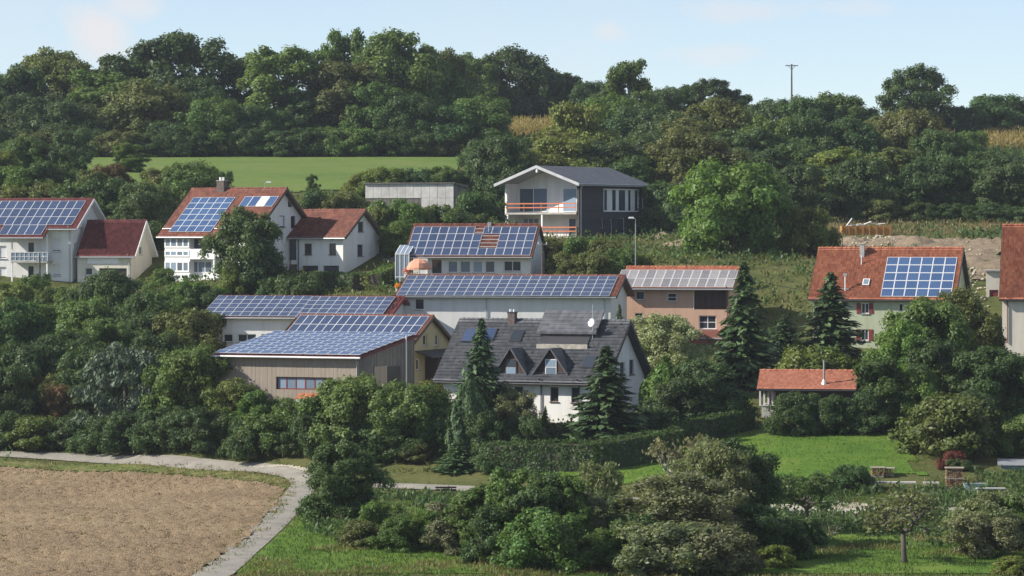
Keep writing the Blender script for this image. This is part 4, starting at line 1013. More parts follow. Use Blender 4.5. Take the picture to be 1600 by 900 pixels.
MB().tube([(L + .5, .25, zE - .1), (L + .07, .25, zE - .45), (L + .07, .25, -1.5)], .05, 6).build('downpipe', ALU, h.root); MB().tube([(L + .5, D - .15, zE - .1), (L + .07, D - .15, zE - .45), (L + .07, D - .15, -1.5)], .05, 6).build('downpipe', ALU, h.root)

# --- sheet-clad shed below the meadow
h = House('shed', 'long flat shed clad in pale sheets below the meadow', 'shed', 709, 371, 571, -16, 5.5, 329)
L = h.L; zt = h.front(640, 287).z; zm = h.front(640, 309.5).z; h.ov = 0
m = MB(); m.box((.05, .06, -2), (L - .05, h.D, zt - .05)); sb = m.build('frame_wall', WOOD_S, h.root)
nP = 11
for i in range(nP):
    a, b = L * i / nP, L * (i + 1) / nP - .03; lo = zm if i < 7 else h.front(680, 309).z
    MB().box((a, -.02 - random.random() * .02, lo), (b, .04, zt)).build('cladding_sheet', SHEET, sb)
    if i >= 7: MB().box((a, -.04, -1), (b, .03, lo - .03)).build('cladding_sheet', SHEET, sb)
plank_wall(sb, lambda a, d, z: (a, .06 + d, z), .05, L * 7 / nP, -1.0, lambda a: zm - .1, .35, WOOD_S)
plank_wall(sb, lambda a, d, z: (L - .05 - d, a, z), .1, h.D, -1.5, lambda a: zt - .3 - .25 * a, .42, WOOD_S)
m = MB(); m.hexa([(-.2, -.25, zt + .005), (L + .15, -.25, zt + .005), (L + .15, h.D + .2, zt - .5), (-.2, h.D + .2, zt - .5), (-.2, -.25, zt + .12), (L + .15, -.25, zt + .12), (L + .15, h.D + .2, zt - .38), (-.2, h.D + .2, zt - .38)]); m.build('roof', WOOD_S, h.root)
# ------------------------------------------------------------------ plants: prototypes
def unit(v): return v / (np.linalg.norm(v, axis=-1, keepdims=True) + 1e-9)
def leaves(C, Nm, S, asp=0.62, up=None):
    """one small rhombic leaf face per centre"""
    n = len(C); t = rng.normal(size=(n, 3)) if up is None else up + rng.normal(size=(n, 3)) * .35
    t = unit(t - (t * Nm).sum(1, keepdims=True) * Nm); b = np.cross(Nm, t); S = S[:, None]
    V = np.stack([C - t * S, C + b * S * asp, C + t * S * 1.05, C - b * S * asp], 1).reshape(-1, 3)
    return V, np.arange(n * 4, dtype=np.int32).reshape(-1, 4)
def sph(n): return unit(rng.normal(size=(n, 3)))
def lobe_leaves(C, r, n, size, squash=0.95, out=None, jit=0.55, upb=0.25):
    """leaf shell around each twig clump"""
    P, Nn, S = [], [], []
    for c, k in zip(C, r):
        m = max(8, int(n * (k / np.mean(r)) ** 2)); d = sph(m); d[:, 2] = np.where((d[:, 2] < -.3) & (rng.random(m) < .6), -d[:, 2], d[:, 2])
        rad = k * (0.45 + 0.75 * rng.random(m) ** .8) * (1 + .25 * np.sin(d[:, 0] * 5 + c[0] * 3) * np.sin(d[:, 1] * 5 + c[1] * 2) )
        p = c + d * rad[:, None] * np.array([1, 1, squash]); P.append(p)
        o = unit(d + (0 if out is None else 0.35 * unit(p - out)) + rng.normal(size=(m, 3)) * jit + np.array([0, 0, upb * .5])); Nn.append(o); S.append(size * (.65 + .7 * rng.random(m)))
    return leaves(np.concatenate(P), np.concatenate(Nn), np.concatenate(S))
def limb_mesh(pts_list):
    m = MB()
    for p, r in pts_list: m.tube(p, r, 6)
    return m
def norm_mesh(V, W, H): V = V.copy(); V[:, :2] /= W / 2; V[:, 2] /= H; return V
PROTO = {}
def add_proto(kind, V, Q, limbs, W, H, mat, bark):
    # measured extents so that width and height asked for are the ones seen
    zt = np.percentile(V[:, 2], 99.7); wx = max(np.percentile(V[:, 0], 98.5) - np.percentile(V[:, 0], 1.5), .1); wy = max(np.percentile(V[:, 1], 98.5) - np.percentile(V[:, 1], 1.5), .1)
    s = np.array([2 / wx, 2 / wy, 1 / zt]); me = fast_mesh('crown', V * s, Q, mat)
    m = limb_mesh(limbs); m.v = [tuple(np.array(v) * s) for v in m.v]
    tm = bpy.data.meshes.new('trunk'); tm.from_pydata(m.v, [], m.f); tm.materials.append(bark); tm.polygons.foreach_set('use_smooth', [True] * len(m.f)); tm.update()
    PROTO.setdefault(kind, []).append((me, tm, zt / ((wx + wy) / 2)))
def crooked(a, b, n=4, w=.12):
    a, b = np.array(a, float), np.array(b, float); l = np.linalg.norm(b - a)
    return [tuple(a + (b - a) * i / n + (rng.normal(size=3) * w * l / n if 0 < i < n else 0)) for i in range(n + 1)]
def make_broad(kind, W, H, base, nl, per, size, prof, lr=(.10, .19), seedling=False, mat=None, jit=.55):
    C = []; r = []
    # main boughs first, twig clumps gathered round them: gives the billowing outline
    nb = max(5, nl // 6); B = []
    for i in range(nb):
        t = (i + rng.random()) / nb; a = i * 2.4 + rng.random(); e = prof(t) * W / 2 * (.45 + .4 * rng.random()) * (.85 + .3 * rng.random())
        B.append((math.cos(a) * e, math.sin(a) * e, base * H + t * (H - base * H) * .86))
    B = np.array(B); br = W * (.15 + .09 * rng.random(nb))
    for i in range(nl):
        k = i % nb; d = unit(rng.normal(size=3)); d[2] = abs(d[2]) * .8 if rng.random() < .7 else d[2]
        C.append(B[k] + d * br[k] * (.55 + .6 * rng.random())); r.append(W * (lr[0] + (lr[1] - lr[0]) * rng.random()) * .62)
    C = np.array(C); C[:, 2] = np.clip(C[:, 2], base * H * .8 + .3, H * .97); r = np.array(r)
    V, Q = lobe_leaves(C, r, per, size, out=np.array([0, 0, H * .45]), jit=jit)
    limbs = [(crooked((0, 0, -.5), (0, 0, H * .62), 5, .04), [W * .035, W * .028, W * .024, W * .02, W * .014, W * .008])]
    for k in rng.permutation(nb)[:min(nb, 9)]:
        z0 = min(max(base * H * .9, B[k][2] * .45), H * .5); limbs.append((crooked((0, 0, z0), B[k], 4, .18), [W * .016, W * .013, W * .01, W * .007, W * .003]))
    add_proto(kind, V, Q, limbs, W, H, mat or LEAF, BARK)
dome = lambda t: (1 - max(0, t - .35) ** 2 / .46) ** .5 * (.72 + .28 * min(1, t / .3))
oval = lambda t: max(.15, math.sin(math.pi * (.12 + .8 * t)) ** .7)
bush = lambda t: max(.1, (1 - t * t * .9) ** .5)
for i in range(5): make_broad('B', 9, 10.5, .08, 135 + 10 * i, 250, .155, dome)
for i in range(4): make_broad('B', 9, 6.6 + .5 * i, .05, 120 + 8 * i, 250, .155, dome)
for i in range(4): make_broad('O', 6.5, 11, .06, 120, 230, .145, oval, lr=(.12, .20))
for i in range(5): make_broad('S', 5, 4.6, .02, 92, 210, .1, bush, lr=(.13, .21))
for i in range(4): make_broad('S', 5, 3.0 + .25 * i, .02, 84, 210, .1, bush, lr=(.12, .19))
for i in range(2): make_broad('G', 9, 6.5 + i, .05, 130, 220, .125, dome, lr=(.09, .16), jit=.9)
for i in range(2): make_broad('G', 9, 9.5, .08, 145, 220, .125, dome, lr=(.09, .16), jit=.9)       # small grey leaves
def make_spruce(kind, W, H, nz, nb, droop, size):
    P, Nn, S, T = [], [], [], []; limbs = [([(0, 0, -.4), (0, 0, H * .5), (0, 0, H * .99)], [W * .03, W * .018, .02])]
    for i in range(nz):
        t = (i + rng.random() * .7) / nz; z = H * (.03 + .95 * t); rad = W / 2 * (1 - t) ** .82 * (.82 + .3 * rng.random()) + .08
        for j in range(max(4, int(nb * (1 - t * .5)))):
            a = rng.random() * 6.283; l = rad * (.6 + .45 * rng.random()); d = np.array([math.cos(a), math.sin(a), 0]); m = max(4, int(13 * l / (W / 2)) + 3)
            s = (np.arange(m) + rng.random(m)) / m; zz = z - droop * l * s ** 1.3 + .18 * l * s ** 3
            side = np.cross(d, [0, 0, 1]); p = d * (s * l)[:, None] + side * (rng.normal(size=m) * .16 * l * (1.1 - s))[:, None]; p[:, 2] = zz - rng.random(m) * .12
            P.append(p); nn = unit(np.array([0, 0, .9]) + d * .5 + rng.normal(size=(m, 3)) * .45); Nn.append(nn); S.append(size * (.7 + .7 * rng.random(m)) * (1.2 - .5 * t)); T.append(np.tile(d + np.array([0, 0, -.35]), (m, 1)))
    V, Q = leaves(np.concatenate(P), np.concatenate(Nn), np.concatenate(S), .38, np.concatenate(T)); add_proto(kind, V, Q, limbs, W, H, NEEDLE, BARK)
make_spruce('C', 4.6, 9.5, 64, 18, .30, .25); make_spruce('C', 4.2, 9.0, 58, 17, .42, .26); make_spruce('C', 4.8, 10.0, 66, 18, .36, .24)
def make_column(kind, W, H, n, size):
    t = rng.random(n) ** .9; a = rng.random(n) * 6.283; e = W / 2 * np.sqrt(np.clip(1 - (2 * t - .75) ** 2 * .8, .02, 1)) * (1 - t ** 4 * .8) * (.8 + .2 * rng.random(n) ** .5) * (1 + .16 * np.sin(a * 7 + t * 9))
    d = np.stack([np.cos(a), np.sin(a), np.zeros(n)], 1); C = d * e[:, None]; C[:, 2] = t * H; Nn = unit(d + rng.normal(size=(n, 3)) * .5 + np.array([0, 0, .25]))
    V, Q = leaves(C, Nn, size * (.6 + .8 * rng.random(n)), .4, np.tile(np.array([0, 0, 1.0]), (n, 1))); add_proto(kind, V, Q, [([(0, 0, -.3), (0, 0, H * .8)], [W * .04, .03])], W, H, NEEDLE, BARK)
make_column('T', 3.2, 7.5, 9000, .2); make_column('T', 3.4, 6.5, 9000, .2)
def make_pine(kind, W, H):
    C = []; r = []
    for i in range(80):
        t = rng.random(); a = rng.random() * 6.283; e = W / 2 * bush(t) * math.sqrt(rng.random()) ; C.append((math.cos(a) * e, math.sin(a) * e, H * (.08 + .84 * t))); r.append(W * .07 * (.7 + .6 * rng.random()))
    P, Nn, S = [], [], []
    for c, k in zip(np.array(C), r):
        m = 120; d = sph(m); d[:, 2] = np.abs(d[:, 2]); P.append(c + d * (k * (.5 + .9 * rng.random(m)))[:, None] * np.array([.8, .8, 1.7])); Nn.append(unit(d * np.array([1, 1, .3]) + rng.normal(size=(m, 3)) * .5)); S.append(.2 * (.6 + .8 * rng.random(m)))
    P = np.concatenate(P); V, Q = leaves(P, np.concatenate(Nn), np.concatenate(S), .3, np.tile(np.array([0, 0, 1.0]), (len(P), 1)))
    add_proto(kind, V, Q, [(crooked((0, 0, -.3), (0, 0, H * .8), 4, .05), [.25, .2, .15, .1, .05])], W, H, NEEDLE, BARK)
make_pine('P', 6.5, 8.0)
def make_orchard(kind, W, H, lean, dens, bark, spread=1.0):
    """old fruit tree: crooked trunk, open limbs, thin leaf cover"""
    limbs = []; tips = []
    def grow(p, d, l, r, lev):
        q = p + d * l; mid = (p + q) / 2 + rng.normal(size=3) * l * .1; limbs.append(([tuple(p), tuple(mid), tuple(q)], [r, r * .85, r * .68])); tips.append((q, lev))
        if lev < 4:
            for k in range(3 if lev < 2 else (2 if rng.random() < .6 else 3)):
                nd = unit(d * .7 + rng.normal(size=3) * (.65 if lev else .8) * spread + np.array([0, 0, .12])); grow(q, nd, l * (.62 + .2 * rng.random()), r * .62, lev + 1)
    t0 = np.array([lean, 0, H * .36]); limbs.append(([(0, 0, -.3), (lean * .35, .05, H * .16), tuple(t0)], [W * .03, W * .024, W * .02]))
    for a in range(4):
        d = unit(np.array([math.cos(a * 1.57 + .4) * .9, math.sin(a * 1.57 + .4) * .9, .75])); grow(t0, d, H * .2, W * .02, 1)
    tp = np.array([p for p, lv in tips if lv >= 3]); V, Q = lobe_leaves(tp, np.full(len(tp), W * .085), int(dens), .12, jit=.9)
    add_proto(kind, V, Q, limbs, W, H, LEAF, bark)
make_orchard('A', 5.5, 5.2, .5, 15, BARK); make_orchard('A', 5.2, 5.6, -.4, 32, BARK); make_orchard('N', 4.0, 5.5, .3, 10, PALEBARK, .8)

TINT = {'d': (0.075, 0.127, 0.044), 'm': (0.113, 0.184, 0.047), 'y': (0.170, 0.206, 0.050), 'o': (0.137, 0.164, 0.050), 'b': (0.113, 0.171, 0.113), 'g': (0.185, 0.209, 0.103), 'l': (0.132, 0.219, 0.054), 'r': (0.177, 0.120, 0.057), 'v': (0.189, 0.071, 0.053), 'w': (0.321, 0.367, 0.212), 'n': (0.070, 0.116, 0.046), 'u': (0.078, 0.133, 0.082)}
ADJ = {'d': 'dark green', 'm': 'mid-green', 'y': 'yellow-green', 'o': 'olive-brown', 'b': 'blue-grey', 'g': 'grey-green', 'l': 'fresh light green', 'r': 'reddish-brown', 'v': 'maroon', 'w': 'silvery', 'n': 'dark green', 'u': 'blue'}
NOUN = {'B': ('broadleaf_tree', 'broadleaf tree', 'tree'), 'O': ('tall_tree', 'tall oval tree', 'tree'), 'S': ('shrub', 'shrub', 'shrub'), 'G': ('small_leaved_tree', 'small-leaved tree', 'tree'), 'C': ('spruce', 'spruce', 'tree'), 'T': ('columnar_thuja', 'columnar thuja', 'tree'), 'P': ('pine', 'bushy pine', 'tree'), 'A': ('fruit_tree', 'gnarled fruit tree', 'tree'), 'N': ('sparse_tree', 'half-bare tree', 'tree')}
ONES = 'first second third fourth fifth sixth seventh eighth ninth tenth eleventh twelfth thirteenth fourteenth fifteenth sixteenth seventeenth eighteenth nineteenth twentieth'.split()
def ordinal(n):
    if n <= 20: return ONES[n - 1]
    tens = {2: 'twenty', 3: 'thirty', 4: 'forty', 5: 'fifty', 6: 'sixty'}[n // 10]
    return tens + '-' + ONES[n % 10 - 1] if n % 10 else tens[:-1] + 'ieth'
def free(p):
    ok = np.ones(len(p), bool)
    for f in FOOT: ok &= ~inpoly(p[:, 0], p[:, 1], [tuple(a) for a in f])
    for q in (LAWN, DIRT, FIELD, VERGE): ok &= ~inpoly(p[:, 0], p[:, 1], q)
    for C in (ROAD1, ROAD2):
        for i in range(0, len(C), 2): ok &= ((p[:, 0] - C[i, 0]) ** 2 + (p[:, 1] - C[i, 1]) ** 2) > 1.7 ** 2
    return p[ok]
pc = {}
def plant(px, top, w, Y, kind, tint, label, group=None, rz=None, shift=True):
    want = {'S': .8, 'C': 1.5, 'T': 1.5}.get(kind, 1.0); best = None
    for k in range(0, 14 if shift else 1):
        y = Y - 2.0 * k; X = PX(px, y); p = np.array([[X, y]])
        if k and len(free(p)) == 0: break
        zb = tz(X, y)
        if k and HY - zb * F / y > 716: break
        H = max(.6, PZ(top, y) - zb); W = w * y / F * 1.06; best = (X, y, zb, H, W)
        if H >= want * W: break
    X, Y, zb, H, W = best; W = min(W, H / .55)
    k = pc.get(kind, 0); pc[kind] = k + 1; near = sorted(PROTO[kind], key=lambda q: abs(math.log(q[2] * W / H)))[:max(1, min(4, len(PROTO[kind])))]; me, tm, _ = near[k % len(near)]
    nm, noun, cat = NOUN[kind]; root = empty(nm, (X, Y, zb - .05), random.random() * 6.283 if rz is None else rz); root.scale = (W / 2, W / 2, H)
    c = link('crown', me, root); t = link('trunk', tm, root)
    v = .85 + .3 * random.random(); j = [1 + random.gauss(0, .05) for _ in range(3)]; c.color = (*(a * v * b for a, b in zip(TINT[tint], j)), 1)
    tag(root, label, cat, group); return root
def zone(place, group, rows, shift=True):
    """plants of one stretch: each is told by its look and its count from the left"""
    rows = sorted([r.split() for r in rows.strip().split('\n')], key=lambda r: float(r[0])); seen = {}; n = {}
    for r in rows: n[(r[4], r[5])] = n.get((r[4], r[5]), 0) + 1
    for r in rows:
        key = (r[4], r[5]); seen[key] = seen.get(key, 0) + 1; look = ADJ[r[5]] + ' ' + NOUN[r[4]][1]
        lab = f'only {look} {place}' if n[key] == 1 else f'{look}, {ordinal(seen[key])} such from left {place}'
        plant(float(r[0]), float(r[1]), float(r[2]), float(r[3]), r[4], r[5], lab, group, shift=shift and r[4] not in 'CT')
zone('in the tall row above the meadow', 'tall tree line above the meadow', '''
-15 118 110 486 B d
30 105 90 490 B d
74 80 120 500 B o
118 96 80 494 O o
52 150 110 478 B d
105 160 100 474 B d
178 88 90 498 O d
210 90 80 500 B d
277 54 155 500 B d
160 112 105 484 O m
218 128 125 480 B o
300 125 110 488 B d
330 154 85 472 B m
262 190 75 469 S d
376 88 78 500 O d
352 165 70 480 B d
438 75 122 488 O m
398 165 80 474 B d
470 140 80 484 O d
507 78 62 500 O m
541 48 78 502 O m
612 51 140 498 B m
662 74 95 500 B m
545 98 115 486 O o
585 130 90 480 B m
640 150 90 476 B d
702 80 75 505 B o
692 165 110 476 B d
748 152 100 478 B m
741 86 72 556 B m
806 77 122 562 B d
848 112 80 564 B d
873 113 60 564 O d
917 128 75 560 B d
955 128 60 516 B d''', shift=False)
zone('along the meadow top edge', 'low growth along the meadow top edge', '''
10 200 80 466 S d
60 205 70 466 S o
95 195 60 468 S d
140 200 70 468 S d
185 205 80 467 S o
235 208 70 468 S d
300 205 70 469 S d
350 205 60 470 S o
385 200 60 470 S d
425 205 70 470 S d
475 200 70 470 S d
515 198 70 471 S m
560 200 60 471 S m
615 205 70 472 S d
660 202 70 472 S d
705 208 60 472 S o''', shift=False)
zone('on the right-hand skyline', 'skyline trees on the right-hand hill', '''
985 96 62 500 O m
1030 138 72 525 B d
1066 134 60 532 O d
1110 124 66 532 O d
1146 138 52 532 O d
1203 156 84 530 B d
1262 152 80 525 B d
1310 147 95 528 B m
1352 172 62 528 B d
1392 178 72 520 B o
1435 104 92 532 B d
1500 166 72 560 B d
1552 149 102 568 B d
1607 152 90 568 B d''')
zone('in the right-hand upper wood', 'upper wood on the right-hand hill', '''
905 163 112 455 B y
868 206 80 452 B y
948 150 95 490 B m
1000 162 92 485 B d
1048 178 102 480 B d
1125 156 112 485 B o
1076 188 92 472 B o
1176 202 122 466 B d
1214 184 92 480 B m
1262 184 94 476 B d
1330 186 94 476 B d
1384 178 72 480 O o
1425 172 92 478 B o
1470 204 84 470 B d
1516 206 66 474 B m
1548 236 92 460 B d
1596 244 92 456 B d''')
zone('in the right-hand lower wood', 'lower wood on the right-hand hill', '''
752 218 70 434 B d
787 214 92 428 B d
832 238 80 424 S y
882 216 112 440 B y
940 222 112 442 B d
985 246 92 425 S d
1012 212 102 446 B d
1085 208 142 434 B o
1040 285 92 408 S d
1132 232 112 440 B d
1188 234 112 446 B d
1242 226 102 450 B d
1302 232 82 430 O y
1252 258 92 420 B d
1348 248 102 425 B d
1402 232 102 436 O o
1452 248 102 426 B d
1502 246 92 430 B d
1562 258 102 426 B d
1612 254 92 426 B d''')
zone('in the row below the right-hand wood', 'hedge row below the right-hand wood', '''
1215 298 72 404 S d
1258 292 66 404 S d
1300 290 66 403 S o
1340 282 74 402 S m
1384 281 74 402 S m
1426 283 74 402 S m
1468 290 66 401 S o
1488 268 44 401 O m
1527 266 50 401 O m
1562 284 66 400 S o
1602 282 74 400 S m
1380 312 60 394 S o
1440 316 60 393 S d
1500 318 66 393 S d
1555 316 66 392 S d
1600 322 60 391 S d
1340 318 60 395 S d''', shift=False)
zone('beside the bare building plot', 'trees beside the building plot', '''
1150 255 144 366 B l
1266 324 88 350 S y''')
zone('on the bank behind left-hand houses', 'bank behind the left-hand houses', '''
-5 236 64 440 S y
40 214 74 446 B m
110 205 66 446 B d
203 224 46 446 O m
172 256 56 400 S r
256 262 70 396 S o
296 254 76 394 B m
342 268 50 390 S d
325 268 24 390 S r
144 266 66 400 S o
80 252 72 412 S d
20 260 92 412 S m
58 286 102 392 S o
120 288 92 390 S m
186 280 92 388 S d
232 288 92 386 B d
190 312 72 376 S d
270 284 74 382 S m
244 322 54 368 S d
0 292 70 390 S o
30 302 60 386 S d
488 272 18 388 O m
500 298 62 387 S d
548 300 52 392 S o
598 262 62 392 S y
562 270 44 396 S y
642 264 62 398 S d
690 260 52 398 S m
715 266 40 398 S d
520 306 50 380 S o''')
zone('around the pale sheet-clad shed', 'bank around the pale shed', '''
590 322 62 366 S o
626 312 72 366 S m
658 324 56 366 S o
692 320 64 366 S m
722 332 50 366 S d
746 300 74 386 S d
772 278 64 389 S d
756 336 40 371 S o
600 366 62 352 S o
621 346 52 357 S m
583 356 44 358 S o
780 345 40 370 S m''')
zone('on the slope below the black-clad house', 'slope below the new house', '''
870 372 62 350 S o
910 370 62 349 S m
946 374 62 349 S o
882 394 52 342 S o
926 394 62 342 S o
970 388 52 346 S m
862 412 42 338 S y
1002 396 42 346 S y
895 405 50 338 S o
945 402 50 339 S m''')
zone('in the sunroom house garden', 'garden of the white sunroom house', '''
384 327 92 331 B d
404 396 72 330 S d
364 416 48 329 S y
255 419 46 339 S l
466 427 92 329 S d
428 434 54 331 S d
292 440 62 335 S m
318 446 56 334 S d
272 446 50 336 S g
340 448 50 333 S m
240 452 50 338 S d''')
zone('on the lower-left bank', 'wooded bank at the lower left', '''
20 440 62 341 S y
52 428 62 344 S m
84 448 62 341 S o
165 422 84 341 B d
122 452 72 339 S m
226 458 84 332 B d
214 488 84 326 B d
296 484 94 318 S o
276 516 84 312 S o
256 456 62 335 S m
310 450 52 333 S m
18 470 112 326 B d
76 478 92 322 B m
132 466 104 326 B m
100 518 104 312 B d
166 498 94 318 B m
40 538 104 306 B d
152 542 94 306 B d
240 518 84 310 B d
195 540 132 293 P b
296 542 112 291 B m
256 562 92 297 B d
8 574 94 292 B d
60 588 72 290 S o
94 578 72 290 S o
92 602 54 286 S r
62 650 84 283 S m
24 660 64 282 S d
120 650 72 284 S d
166 648 84 283 S d
216 640 84 283 S d
266 636 84 281 S d
308 636 84 281 S d
338 648 56 279 S d
336 578 72 285 S o
-10 640 70 288 S d
135 600 70 290 S d''')
zone('in front of the timber barn', 'growth in front of the timber barn', '''
368 592 76 269 S o
344 640 60 269 S d
402 610 66 267 S m
430 640 92 265 S m
452 622 50 266 S m
390 655 80 265 S d
468 672 56 263 S d
546 588 122 262 B m
510 620 80 261 B d
592 610 94 260 B m
642 600 104 260 B m
666 596 70 263 S y
562 648 100 257 S d
622 650 106 256 B d
692 640 72 256 B d
652 690 66 254 S o
440 690 60 264 S d
522 690 60 258 S d
600 700 72 255 S d''')
zone('in the slate-roofed house garden', 'garden of the slate-roofed house', '''
736 582 66 253 T n
716 690 54 250 C n
776 598 84 257 G g
806 612 66 256 G g
757 640 62 252 S d
752 500 80 257 C n
948 543 100 253 C n
852 634 16 259 C m
968 476 26 282 C n
770 690 70 249 S d
820 650 70 255 S d''')
zone('between slate house and hut', 'trees between slate house and hut', '''
1038 492 108 282 G w
1040 556 72 263 T m
1062 592 92 263 S d
1100 562 94 269 B d
1122 604 90 263 B d
1088 622 84 259 S d
1163 412 76 282 C n
1140 560 90 282 C n
1226 492 64 292 C n
1216 534 54 287 C u
1298 428 94 284 C n
1268 543 116 275 S y
1110 650 76 257 S d
1020 640 60 259 S d''')
zone('right of lawn and hut', 'growth right of the lawn', '''
1448 470 140 270 B m
1502 454 116 277 B o
1410 506 90 263 B m
1450 530 110 262 B d
1384 560 84 259 O d
1540 543 124 263 B d
1592 560 94 262 B d
1522 612 84 259 B d
1430 572 84 259 B m
1492 617 134 246 S o
1488 704 44 241 S v
1500 716 96 240 S d
1592 648 84 256 S m
1236 613 66 257 S d
1276 616 66 257 S d
1316 618 66 257 S d
1352 612 66 257 S d
1333 726 58 231 S d
1575 690 70 247 S d''')
zone('in the front roadside clump', 'clump along the road in front', '''
536 690 104 209 B d
596 784 66 196 S m
566 812 60 194 S o
622 806 60 192 S m
642 800 80 194 S d
690 784 70 196 O g
664 798 56 193 S m
742 758 72 190 O m
798 732 84 188 O m
846 738 86 186 O d
888 744 74 186 O m
768 790 70 186 S d
820 810 70 184 S m
880 822 70 183 S d
856 796 112 183 S m
930 718 64 201 A g
918 772 66 187 O g
960 770 74 189 O d
985 804 90 185 S d
1066 738 176 188 G g
1112 688 110 196 G g
1162 690 104 198 B d
1040 815 130 182 S g
1112 822 120 182 S g
1182 788 90 188 S d
1060 676 96 216 N g
1265 738 94 206 A d
1284 808 64 193 N d
1210 850 94 185 S y
1240 800 84 190 S d
716 808 84 191 S g
935 826 86 183 S m''')
zone('on the lower-right pasture', 'trees on the lower right pasture', '''
1415 762 116 187 A g
1560 768 124 196 G g
1540 802 94 191 S g
1602 768 94 196 B m
1582 868 72 182 S y''')

# ------------------------------------------------------------------ hedges
def hedge(label, pts, w, h, tint='d', group=None, n_per=70):
    P = [np.array(ground(*p)) for p in pts]; Cs, Ns = [], []
    for a, b in zip(P[:-1], P[1:]):
        t = (b - a) / np.linalg.norm(b - a); a = a - t * w * .45; b = b + t * w * .45; l = np.linalg.norm(b - a); nn = np.array([-t[1], t[0]]); m = int(n_per * l * (w + 2 * h))
        q = rng.random(m); f = rng.random(m) * (w + 2 * h); off = np.where(f < h, -w / 2, np.where(f < h + w, f - h - w / 2, w / 2)); z = np.where(f < h, f, np.where(f < h + w, h, f - h - w))
        x = a[0] + t[0] * q * l + nn[0] * off; y = a[1] + t[1] * q * l + nn[1] * off; bulge = .18 * (vnoise(x, y + z, .8, 11) - .5)
        C = np.stack([x + nn[0] * np.sign(off) * bulge, y + nn[1] * np.sign(off) * bulge, terr(x, y) + z + bulge + rng.normal(0, .05, m)], 1)
        Nn = np.stack([np.where(f < h, -nn[0], np.where(f < h + w, 0, nn[0])), np.where(f < h, -nn[1], np.where(f < h + w, 0, nn[1])), np.where((f >= h) & (f < h + w), 1., .1)], 1); Cs.append(C); Ns.append(unit(Nn + rng.normal(size=(m, 3)) * .45))
    C, Nn = np.concatenate(Cs), np.concatenate(Ns); V, Q = leaves(C, Nn, .12 * (.6 + .8 * rng.random(len(C)))); o0 = np.array([P[0][0], P[0][1], tz(*P[0])])
    r = empty('hedge', tuple(o0)); tag(r, label, 'hedge', group); o = link('foliage', fast_mesh('foliage', V - o0, Q, LEAF), r); o.color = (*TINT[tint], 1)
    m = MB(); s = .42 * w
    for a, b in zip(P[:-1], P[1:]):
        t = (b - a) / np.linalg.norm(b - a); nn = np.array([-t[1], t[0]]); za, zb = tz(*a), tz(*b)
        m.hexa([tuple(np.array([*(p + nn * k), z]) - o0) for dz in (-.2, h - .12) for (p, k, z) in ((a, -s, za + dz), (b, -s, zb + dz), (b, s, zb + dz), (a, s, za + dz))])
    m.build('branches', BARK, r); return r
hedge('long clipped hedge below the slate-roofed house, lit along its top', [(775, 738), (930, 735), (1050, 716)], 1.5, 2.1)
hedge('dark clipped hedge running from the slate house towards the garden hut', [(1052, 700), (1120, 684), (1172, 672)], 1.2, 1.7)
hedge('dark hedge between the slate house front and the long hedge', [(815, 694), (925, 694)], 1.3, 1.5)
hedge('square-cut hedge in front of the low white annex', [(486, 453), (554, 455)], 1.6, 1.7)
hedge('rounded light hedge beside the driveway left of the parasol', [(586, 452), (612, 440)], 1.6, 1.6, 'm')

# ------------------------------------------------------------------ ground cover
def scatter(name, label, pts, kind_n, size, tint, mat=LEAF, h=.3, asp=.5, spread=.35, upright=.5):
    """tufts of leaves or blades standing on the ground at the given x, y"""
    x, y = pts[:, 0], pts[:, 1]; n = len(x); z = terr(x, y); o = np.repeat(np.stack([x, y, z], 1), kind_n, 0); m = n * kind_n; g = rng.random(m)
    hh = h * np.repeat(.5 + rng.random(n), kind_n); o = o + np.stack([rng.normal(0, spread, m), rng.normal(0, spread, m), g * hh + .05], 1)
    Nn = unit(rng.normal(size=(m, 3)) + np.array([0, -.1, .5])); V, Q = leaves(o, Nn, size * (.6 + .8 * rng.random(m)), asp, np.tile(np.array([0, 0, upright * 2]), (m, 1)))
    ob = link(name, fast_mesh(name, V, Q, mat)); ob.color = (*TINT[tint], 1) if isinstance(tint, str) else (*tint, 1); tag(ob, kind='stuff'); return ob
def rand_zone(n, y0, y1, px0=-60, px1=1660):
    y = np.sqrt(rng.random(n) * (y1 ** 2 - y0 ** 2) + y0 ** 2); px = px0 + rng.random(n) * (px1 - px0); return np.stack([PX(px, y), y], 1)
def clumpy(p, s, thr, seed): return p[vnoise(p[:, 0] + 500, p[:, 1], s, seed) > thr]
scatter('undergrowth', '', free(clumpy(rand_zone(4200, 250, 392), 7, .42, 21)), 16, .2, 'd', h=.8, spread=.45)
scatter('undergrowth', '', free(clumpy(rand_zone(3800, 250, 392), 6, .5, 22)), 14, .17, 'o', h=.6, spread=.45)
scatter('undergrowth', '', rand_zone(3600, 472, 560), 12, .32, 'd', h=1.2, spread=.6)
scatter('undergrowth', '', rand_zone(3000, 404, 470, 760, 1660), 14, .28, 'd', h=1.1, spread=.6)
scatter('dry_grass', '', free(clumpy(rand_zone(5200, 255, 395), 9, .5, 23)), 8, .15, (.21, .175, .085), h=.35, asp=.2, upright=1.5)
scatter('dry_grass', '', free(rand_zone(900, 372, 394, 1290, 1660)), 10, .2, (.27, .22, .12), h=.6, asp=.18, upright=1.5)
fp = free(rand_zone(26000, 176, 236, 330, 1660))
scatter('grass', '', fp[vnoise(fp[:, 0] + 300, fp[:, 1], 4, 31) > .3], 5, .10, (.085, .15, .03), h=.10, asp=.22, spread=.2, upright=1.0)
scatter('grass', '', clumpy(fp, 3.5, .58, 32), 5, .13, (.20, .18, .075), h=.16, asp=.2, spread=.2, upright=1.2)
